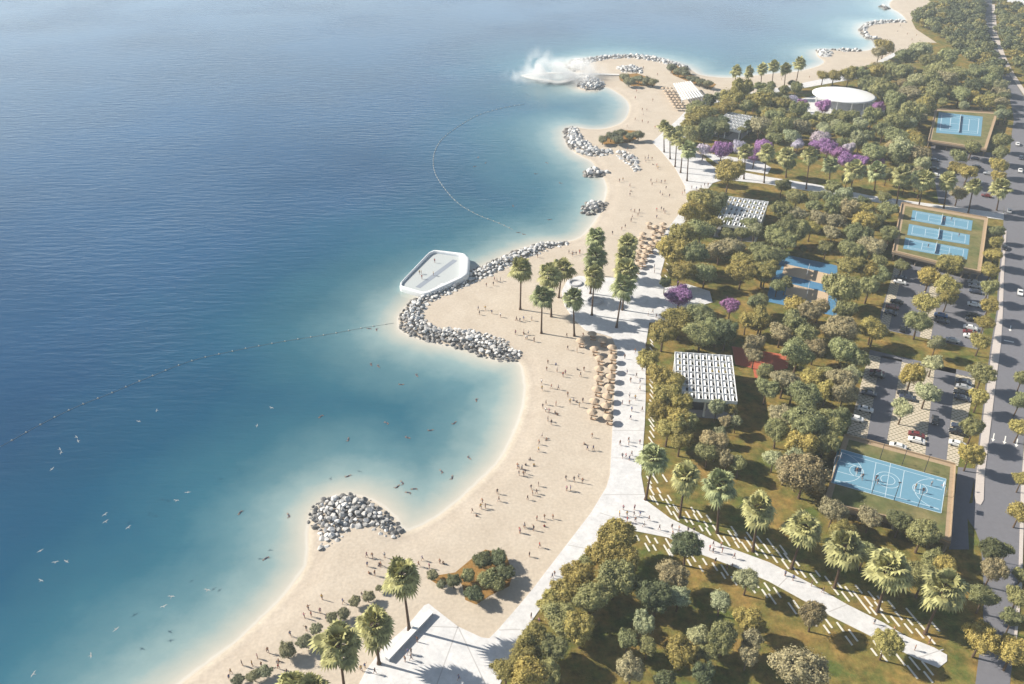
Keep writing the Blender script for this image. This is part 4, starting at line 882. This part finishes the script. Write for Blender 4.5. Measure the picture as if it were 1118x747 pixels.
# ---------------------------------------------------------------- people
def figure(pose):
    J={'pel':(0,0,.95,.13),'wai':(0,0,1.12,.115),'che':(0,0,1.36,.14),'nek':(0,.01,1.52,.058),'hd':(0,.02,1.62,.085),'top':(0,.015,1.74,.075)}
    E=[('pel','wai'),('wai','che'),('che','nek'),('nek','hd'),('hd','top')]
    sp={'stand':(.03,-.02,.05,.05),'walk':(.30,-.30,.28,-.28),'wave':(.08,-.05,.1,.1),'sit':(0,0,0,0)}[pose]
    for s,nm,st,ar in ((-1,'l',sp[0],-sp[2]),(1,'r',sp[1],sp[2])):
        J['hip'+nm]=(s*.10,0,.90,.095); J['kn'+nm]=(s*.11,st*.55+.02,.50,.062); J['an'+nm]=(s*.11,st*.95-.02,.08,.042); J['to'+nm]=(s*.12,st*.95+.14,.035,.035)
        J['sh'+nm]=(s*.19,0,1.42,.062); J['el'+nm]=(s*.25,ar*.35,1.14,.044); J['wr'+nm]=(s*.26,ar*.8+.06,.90,.032); J['ha'+nm]=(s*.255,ar*.95+.09,.80,.034)
        E+=[('pel','hip'+nm),('hip'+nm,'kn'+nm),('kn'+nm,'an'+nm),('an'+nm,'to'+nm),('che','sh'+nm),('sh'+nm,'el'+nm),('el'+nm,'wr'+nm),('wr'+nm,'ha'+nm)]
    if pose=='wave': J['elr']=(.42,.02,1.5,.044); J['wrr']=(.48,.05,1.74,.032); J['har']=(.48,.06,1.84,.034)
    if pose=='sit':
        for s,nm in((-1,'l'),(1,'r')): J['kn'+nm]=(s*.14,.42,.98,.062); J['an'+nm]=(s*.13,.62,.62,.042); J['to'+nm]=(s*.14,.76,.57,.035); J['wr'+nm]=(s*.2,.35,1.0,.032); J['ha'+nm]=(s*.16,.42,1.04,.034); J['el'+nm]=(s*.26,.1,1.12,.044)
    K=list(J); me=bpy.data.meshes.new('person'); me.from_pydata([J[k][:3] for k in K],[(K.index(a),K.index(b_)) for a,b_ in E],[])
    o=bpy.data.objects.new('tmp',me); COL.objects.link(o); md=o.modifiers.new('s','SKIN'); md.use_smooth_shade=True
    for i,k in enumerate(K): me.skin_vertices[0].data[i].radius=(J[k][3],)*2
    me.skin_vertices[0].data[0].use_root=True
    o.modifiers.new('u','SUBSURF').levels=1
    dg=bpy.context.evaluated_depsgraph_get(); ev=o.evaluated_get(dg); nm=bpy.data.meshes.new_from_object(ev); bpy.data.objects.remove(o)
    for m in ('skin','cloth','short','hair'): nm.materials.append(M[m])
    if pose=='sit':
        for v in nm.vertices: v.co.z-=.83
    dz=.83 if pose=='sit' else 0
    for p in nm.polygons:
        c=p.center; z_=c.z+dz; mi=0
        if z_>1.70 or (z_>1.6 and c.y<.0): mi=3
        elif 1.05<z_<1.47 and abs(c.x)<.235: mi=1
        elif (.62 if pose!='sit' else .85)<z_<=1.05 and abs(c.x)<.21: mi=2
        p.material_index=mi
    nm.name='person'; return nm
FIG={k:figure(k) for k in('stand','walk','wave','sit')}
TOPS=[((.7,.7,.7),'white'),((.03,.03,.04),'black'),((.45,.05,.04),'red'),((.04,.09,.25),'blue'),((.36,.2,.13),'tanned bare'),((.36,.2,.13),'tanned bare'),((.55,.35,.08),'orange'),((.1,.1,.11),'grey'),((.4,.2,.25),'pink'),((.05,.05,.07),'dark'),((.25,.13,.07),'brown')]
NP=0
def person(x,y,z=None,pose=None,grp='people on the beach and paths'):
    global NP
    X,Y=g(x,y,.9)
    if z is None: z=ground_z(X,Y)
    if z>1: X,Y=g(x,y,z+.9)
    if z==0:
        s=sdist(np.array([X]),np.array([Y]))[0]
        if s<5: z=max(-1.3,WL+s*.12)
    pose=pose or RN.choice(['stand','stand','walk','walk','walk','wave','sit' if z==0 else 'stand'])
    o=ob('person',FIG[pose],None,(X,Y,z),RN.uniform(0,6.28),RN.uniform(.98,1.16)); c_,n_=RN.choice(TOPS); o.color=(*c_,1); tag(o,None,'person',grp)
    w={'stand':'standing','walk':'walking','wave':'waving','sit':'seated'}[pose]
    later(o,'%s person in %s top'%(w,n_) if n_!='tanned bare' else 'bare chested %s person'%w,X,Y); NP+=1
PEO=[]
PEO+=zc(230,640,6.576,[(142,610),(130,650),(222,550),(295,555),(362,560),(333,500),(408,460),(485,520),(485,575),(545,615),(570,340),(685,300),(670,210),(700,155),(720,200),(785,175),(830,200),(798,78),(948,105),(1085,60)])
PEO+=zc(300,500,3.025,[(303,320),(322,322),(305,350),(310,375),(330,380),(345,345),(362,320),(350,350),(487,330),(475,350),(510,355),(545,340),(555,340),(685,142),(652,172),(665,185),(680,160),(695,158),(735,110),(740,135),(835,130),(825,220),(810,240),(440,640),(450,640),(430,665),(450,660),(470,600),(285,695),(297,685),(330,705),(608,725)])
PEO+=zc(520,560,4,[(265,22),(298,15),(335,15),(297,50),(210,55),(250,65),(190,75),(277,140),(232,180),(342,265),(332,275),(325,310),(295,365),(240,450),(275,470),(560,62)])
PEO+=zc(680,560,4,[(160,65),(215,60),(218,90),(245,70),(285,75),(310,75),(395,135),(380,155),(395,165),(430,140),(435,165),(487,190),(405,210),(455,235),(478,230),(710,265)])
PEO+=zc(840,560,4,[(70,265),(105,285),(185,310),(235,340),(460,475),(545,510),(560,545),(637,590),(700,560)])
PEO+=zc(560,330,3.93,[(15,70),(30,75),(45,125),(55,150),(90,160),(150,255),(185,258),(145,285),(190,290),(225,300),(215,310),(275,280),(290,310),(305,285),(123,340),(125,368),(165,360),(195,365),(235,395),(260,410),(245,425),(275,420),(300,420),(285,440),(142,430),(185,435),(128,445),(140,460),(155,465),(180,465),(190,475),(150,500),(165,515),(125,570),(145,580),(112,600),(110,630),(340,570),(305,600),(320,625),(345,625),(75,665),(55,690),(90,690),(25,705),(45,735),(235,195),(275,205),(525,210),(480,235),(545,240),(555,285),(530,315),(505,335),(490,300),(545,340),(545,370),(500,400),(525,410),(500,430),(470,430),(555,460),(510,460),(505,495),(460,605),(497,590),(497,605),(545,600),(470,660),(485,660),(500,670),(510,650),(580,50),(600,40),(615,60),(570,185)])
PEO+=zc(560,500,3.025,[(15,25),(30,30),(20,50),(40,45),(85,85),(60,95),(65,115),(78,110),(175,65),(202,70),(178,100),(190,100),(217,60),(230,75),(365,165),(402,165),(352,185),(377,185),(400,185),(405,205),(420,185),(432,220),(450,200),(378,205)])
PEO+=zc(400,190,3.93,[(480,575),(485,595),(510,575),(538,590),(575,605),(515,475),(545,470),(550,450),(560,455),(575,450),(640,680),(675,680),(695,680),(690,700),(720,710),(860,690),(930,690),(645,620),(675,620),(710,620),(735,350),(900,340),(915,335),(885,345)])
PEO+=zc(600,150,3.93,[(410,90),(425,80),(440,90),(460,120),(465,130),(300,185),(315,180),(345,205),(350,225),(345,245),(435,185),(440,200),(460,185),(480,190),(495,190),(500,215),(475,235),(485,245),(515,250),(570,240),(580,230),(590,265),(610,215),(615,235),(630,220),(650,215),(665,205),(680,205),(600,250),(350,310),(365,315),(385,315),(380,330),(355,340),(350,355),(460,310),(480,305),(490,310),(495,320),(460,340),(325,380),(270,410),(310,390),(83,490),(100,485),(130,490),(450,555),(450,575),(335,50),(355,90)])[:66]
PEO+=zc(560,0,3.93,[(555,470),(575,470),(560,490),(525,510),(555,520),(580,525),(610,545),(490,540),(530,390),(525,420),(600,430),(580,680),(570,690),(600,700),(575,330),(620,320),(560,290),(470,300),(780,400),(860,390)])
PEO+=zc(838,0,3.93,[(570,110),(600,145),(640,150),(560,130),(620,170),(180,330),(120,345),(60,340)])
for p in PEO: person(*p)
for x,y in zc(880,470,5.744,[(320,250),(355,290),(440,300),(450,320),(690,350),(735,375),(790,330)]): person(x,y,ZB+.07,RN.choice(['walk','wave','stand']))
for x,y in zc(838,150,3.93,[(790,350),(760,350),(822,418),(690,465)]): person(x,y,TZ+.07,'walk')
for x,y in zc(420,250,7.86,[(300,390),(315,385),(320,430),(430,290),(418,400)]):
    person(x,y,.9,'stand')
# swimmers
def swimmer_mesh():
    me=FIG['wave'].copy()
    for v in me.vertices: z_=v.co.z; v.co.z=v.co.y*.8+.02; v.co.y=z_-.9
    me.name='swimmer'; return me
SW=swimmer_mesh()
for i,(x,y) in enumerate(zc(300,500,3.025,[(550,45),(585,65),(405,95),(440,115),(460,103),(45,190),(420,82)])+[(405,398),(413,400),(520,437),(496,462),(470,470),(445,478),(438,420),(455,410),(512,500),(380,480),(350,455),(422,462),(403,359),(411,360),(522,172),(530,178),(518,182),(560,225),(600,240),(566,254),(572,256),(612,200),(585,190),(597,178),(380,520),(262,560),(290,610)]):
    X,Y=g(x,y,WL); o=ob('swimmer',SW,None,(X,Y,WL+.05),RN.uniform(0,6.28),1.05); o.color=(.1,.1,.12,1); tag(o,None,'swimmer','swimmers in the bays'); later(o,'dark swimmer',X,Y)
# gulls
def gull_mesh():
    b=MB(); b.tube([(0,-.32,0),(0,-.15,.0),(0,.05,.01),(0,.22,.03),(0,.33,.03)],[.02,.07,.09,.06,.015],8,0)
    for s in (-1,1):
        b.add([(s*.05,.12,.03),(s*.45,.2,.18),(s*.95,-.02,.06),(s*.45,.02,.17),(s*.05,-.08,.03),(s*.05,.1,.0),(s*.45,.18,.15),(s*.45,.0,.14),(s*.05,-.06,.0)],[(0,1,3,4),(1,2,3),(5,8,7,6),(6,7,2),(0,5,6,1),(4,3,7,8)],0)
    b.add([(-.03,-.28,.0),(.03,-.28,.0),(.1,-.5,.0),(-.1,-.5,.0)],[(0,3,2,1)],1)
    return b.mesh('gull',['gull','gullt'])
GU=gull_mesh()
G=zc(0,480,2.797,[(237,3),(188,42),(152,73),(570,150),(535,175),(318,238),(328,248),(390,262),(120,332),(205,375),(177,393),(123,427),(498,503),(525,485),(638,477),(347,562),(277,660),(97,705)])+zc(0,280,3.397,[(583,577),(515,612),(290,683),(228,732),(950,615),(1010,580)])
for x,y in G:
    X,Y=g(x,y,14); o=ob('seagull',GU,None,(X,Y,14+RN.uniform(-2,2)),RN.uniform(0,6.28),.88); o.rotation_euler.x=RN.uniform(-.25,.25); tag(o,None,'gull','gulls gliding over the bay'); later(o,'white gull in flight',X,Y)
# buoy lines
def buoyline(pts,step,label):
    P=[Vector((*p,WL+.08)) for p in smooth_poly(PX(pts,WL),8)]; c=sum(P,Vector())/len(P); root=ob('buoy_line',None,None,(c.x,c.y,WL)); tag(root,label,'buoy line')
    b=MB(); b.tube([(p.x-c.x,p.y-c.y,.08) for p in P],.05,4); b.build('rope','rope',root)
    m=MB(); m.lathe([(0,-.25),(.18,-.12),(.25,.05),(.2,.2),(.08,.3),(.06,.4),(0,.41)],10); fm=m.mesh('float','buoy'); fm.polygons.foreach_set('use_smooth',[True]*len(fm.polygons))
    acc=0; last=P[0]; k=0
    for p in P[1:]:
        L_=(p-last).length; t=0
        while acc+(L_-t)>=step and k<98:
            t+=step-acc; acc=0; q=last.lerp(p,min(1,t/L_)); ob('float',fm,root,(q.x-c.x,q.y-c.y,.05)); k+=1
        acc+=L_-t; last=p
buoyline([(-40,506),(0,488),(40,466),(80,446),(120,430),(163,412),(210,394),(262,382),(310,373),(360,365),(398,358),(430,353)],4.3,'long rope of floats curving across the near bay from the left edge')
buoyline([(572,114),(545,119),(520,127),(498,140),(482,153),(474,168),(474,186),(483,203),(500,222),(522,235),(545,244),(560,251)],3.3,'curved rope of floats closing off the upper bay')
resolve_labels()
print('trees',NT,'people',NP,'boulders',nind,'cand',len(cand))

# ---------------------------------------------------------------- mist over the jetty
def vol(name,dens,col,noise_s=None,aniso=.0):
    m=bpy.data.materials.new(name); m.use_nodes=True; nt=m.node_tree; nt.nodes.clear(); o=nt.nodes.new('ShaderNodeOutputMaterial'); v=nt.nodes.new('ShaderNodeVolumePrincipled'); v.inputs['Color'].default_value=(*col,1); v.inputs['Density'].default_value=dens; v.inputs['Anisotropy'].default_value=aniso; nt.links.new(v.outputs[0],o.inputs['Volume'])
    if noise_s:
        gm=nt.nodes.new('ShaderNodeNewGeometry'); n=nt.nodes.new('ShaderNodeTexNoise'); n.inputs['Scale'].default_value=noise_s; n.inputs['Detail'].default_value=4; nt.links.new(gm.outputs['Position'],n.inputs['Vector'])
        mr=nt.nodes.new('ShaderNodeMapRange'); mr.inputs[1].default_value=.38; mr.inputs[2].default_value=.72; mr.inputs[3].default_value=.004; mr.inputs[4].default_value=dens; nt.links.new(n.outputs['Fac'],mr.inputs[0]); nt.links.new(mr.outputs[0],v.inputs['Density'])
    return m
def mistmat(dens):
    m=vol('mist',dens,(1,1,1),None,0.); nt=m.node_tree; v=[n for n in nt.nodes if n.type=='PRINCIPLED_VOLUME'][0]; L=nt.links.new
    tc=nt.nodes.new('ShaderNodeTexCoord'); ln=nt.nodes.new('ShaderNodeVectorMath'); ln.operation='LENGTH'; L(tc.outputs['Object'],ln.inputs[0])
    fo=nt.nodes.new('ShaderNodeMapRange'); fo.interpolation_type='SMOOTHSTEP'; fo.inputs[1].default_value=1; fo.inputs[2].default_value=.15; L(ln.outputs['Value'],fo.inputs[0])
    gm=nt.nodes.new('ShaderNodeNewGeometry'); n=nt.nodes.new('ShaderNodeTexNoise'); n.inputs['Scale'].default_value=.11; n.inputs['Detail'].default_value=5; n.inputs['Distortion'].default_value=.6; L(gm.outputs['Position'],n.inputs['Vector'])
    mr=nt.nodes.new('ShaderNodeMapRange'); mr.inputs[1].default_value=.42; mr.inputs[2].default_value=.66; mr.inputs[4].default_value=dens; L(n.outputs['Fac'],mr.inputs[0])
    mu=nt.nodes.new('ShaderNodeMath'); mu.operation='MULTIPLY'; L(fo.outputs[0],mu.inputs[0]); L(mr.outputs[0],mu.inputs[1]); L(mu.outputs[0],v.inputs['Density']); return m
MM=mistmat(.19); par=None
for x,y,zz,rx,ry,rz_ in [(608,83,2,42,24,9),(590,70,10,13,11,14),(625,75,5,27,18,9)]:
    bm=bmesh.new(); bmesh.ops.create_icosphere(bm,subdivisions=3,radius=1); me=bpy.data.meshes.new('mist'); bm.to_mesh(me); bm.free(); me.materials.append(MM)
    X,Y=g(x,y,zz); o=ob('mist_bank' if par is None else 'mist_plume',me,None,(X,Y,zz),0,(rx,ry,rz_)); tag(o,'white mist drifting low over the pointed jetty' if par is None else 'white mist plume rising above the jetty tip' if x<600 else 'white mist puff over the far jetty root','mist',None,'stuff'); par=o
# haze box
HZ=.00016
bx=MB(); bx.box((0,1000,85),(11000,11000,196)); hz=bx.build('haze',vol('haze',HZ,(.80,.89,1.0))); tag(hz,'pale air haze over sea and park','haze',None,'stuff')

# ---------------------------------------------------------------- sky, sun, camera
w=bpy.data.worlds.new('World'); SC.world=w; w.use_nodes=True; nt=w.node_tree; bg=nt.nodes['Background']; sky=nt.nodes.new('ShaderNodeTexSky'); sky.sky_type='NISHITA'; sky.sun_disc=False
sky.sun_elevation=SUN_EL
sv=Vector((-math.cos(SUN_AZ),-math.sin(SUN_AZ),math.tan(SUN_EL))).normalized()   # towards the sun
sky.sun_rotation=math.atan2(sv.x,sv.y); sky.air_density=1.2; sky.dust_density=1.0
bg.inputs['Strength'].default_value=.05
# pale glow added along the horizon so the far sea reflects brighter
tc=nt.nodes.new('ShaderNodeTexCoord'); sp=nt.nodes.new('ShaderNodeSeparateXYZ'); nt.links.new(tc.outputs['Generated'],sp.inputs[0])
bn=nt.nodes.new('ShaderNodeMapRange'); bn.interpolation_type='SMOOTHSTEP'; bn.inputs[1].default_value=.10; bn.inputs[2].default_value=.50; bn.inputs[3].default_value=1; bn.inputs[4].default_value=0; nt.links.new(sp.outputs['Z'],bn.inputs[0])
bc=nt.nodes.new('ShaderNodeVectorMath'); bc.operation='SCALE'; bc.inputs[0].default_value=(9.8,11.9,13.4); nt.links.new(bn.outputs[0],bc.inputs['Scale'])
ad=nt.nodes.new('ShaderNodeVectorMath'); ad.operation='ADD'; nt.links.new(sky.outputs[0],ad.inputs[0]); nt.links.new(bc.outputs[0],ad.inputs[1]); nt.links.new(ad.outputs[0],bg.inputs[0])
sd=bpy.data.lights.new('sun','SUN'); sd.energy=5.0; sd.angle=R(.5); sd.color=(1,.92,.79); so=ob('sun',sd); so.rotation_euler=(-sv).to_track_quat('-Z','Y').to_euler()
cd=bpy.data.cameras.new('camera'); cd.sensor_width=36; cd.lens=F/1118*36; cd.clip_end=20000; cd.clip_start=1; co=ob('camera',cd,None,(0,0,H)); co.rotation_euler=(math.pi/2-T,0,0); SC.camera=co
SC.view_settings.view_transform='Standard'; SC.view_settings.look='None'; SC.view_settings.exposure=.8; SC.view_settings.gamma=1
SC.cycles.volume_bounces=2; SC.cycles.max_bounces=5; SC.cycles.transparent_max_bounces=6
SC.cycles.volume_step_rate=2
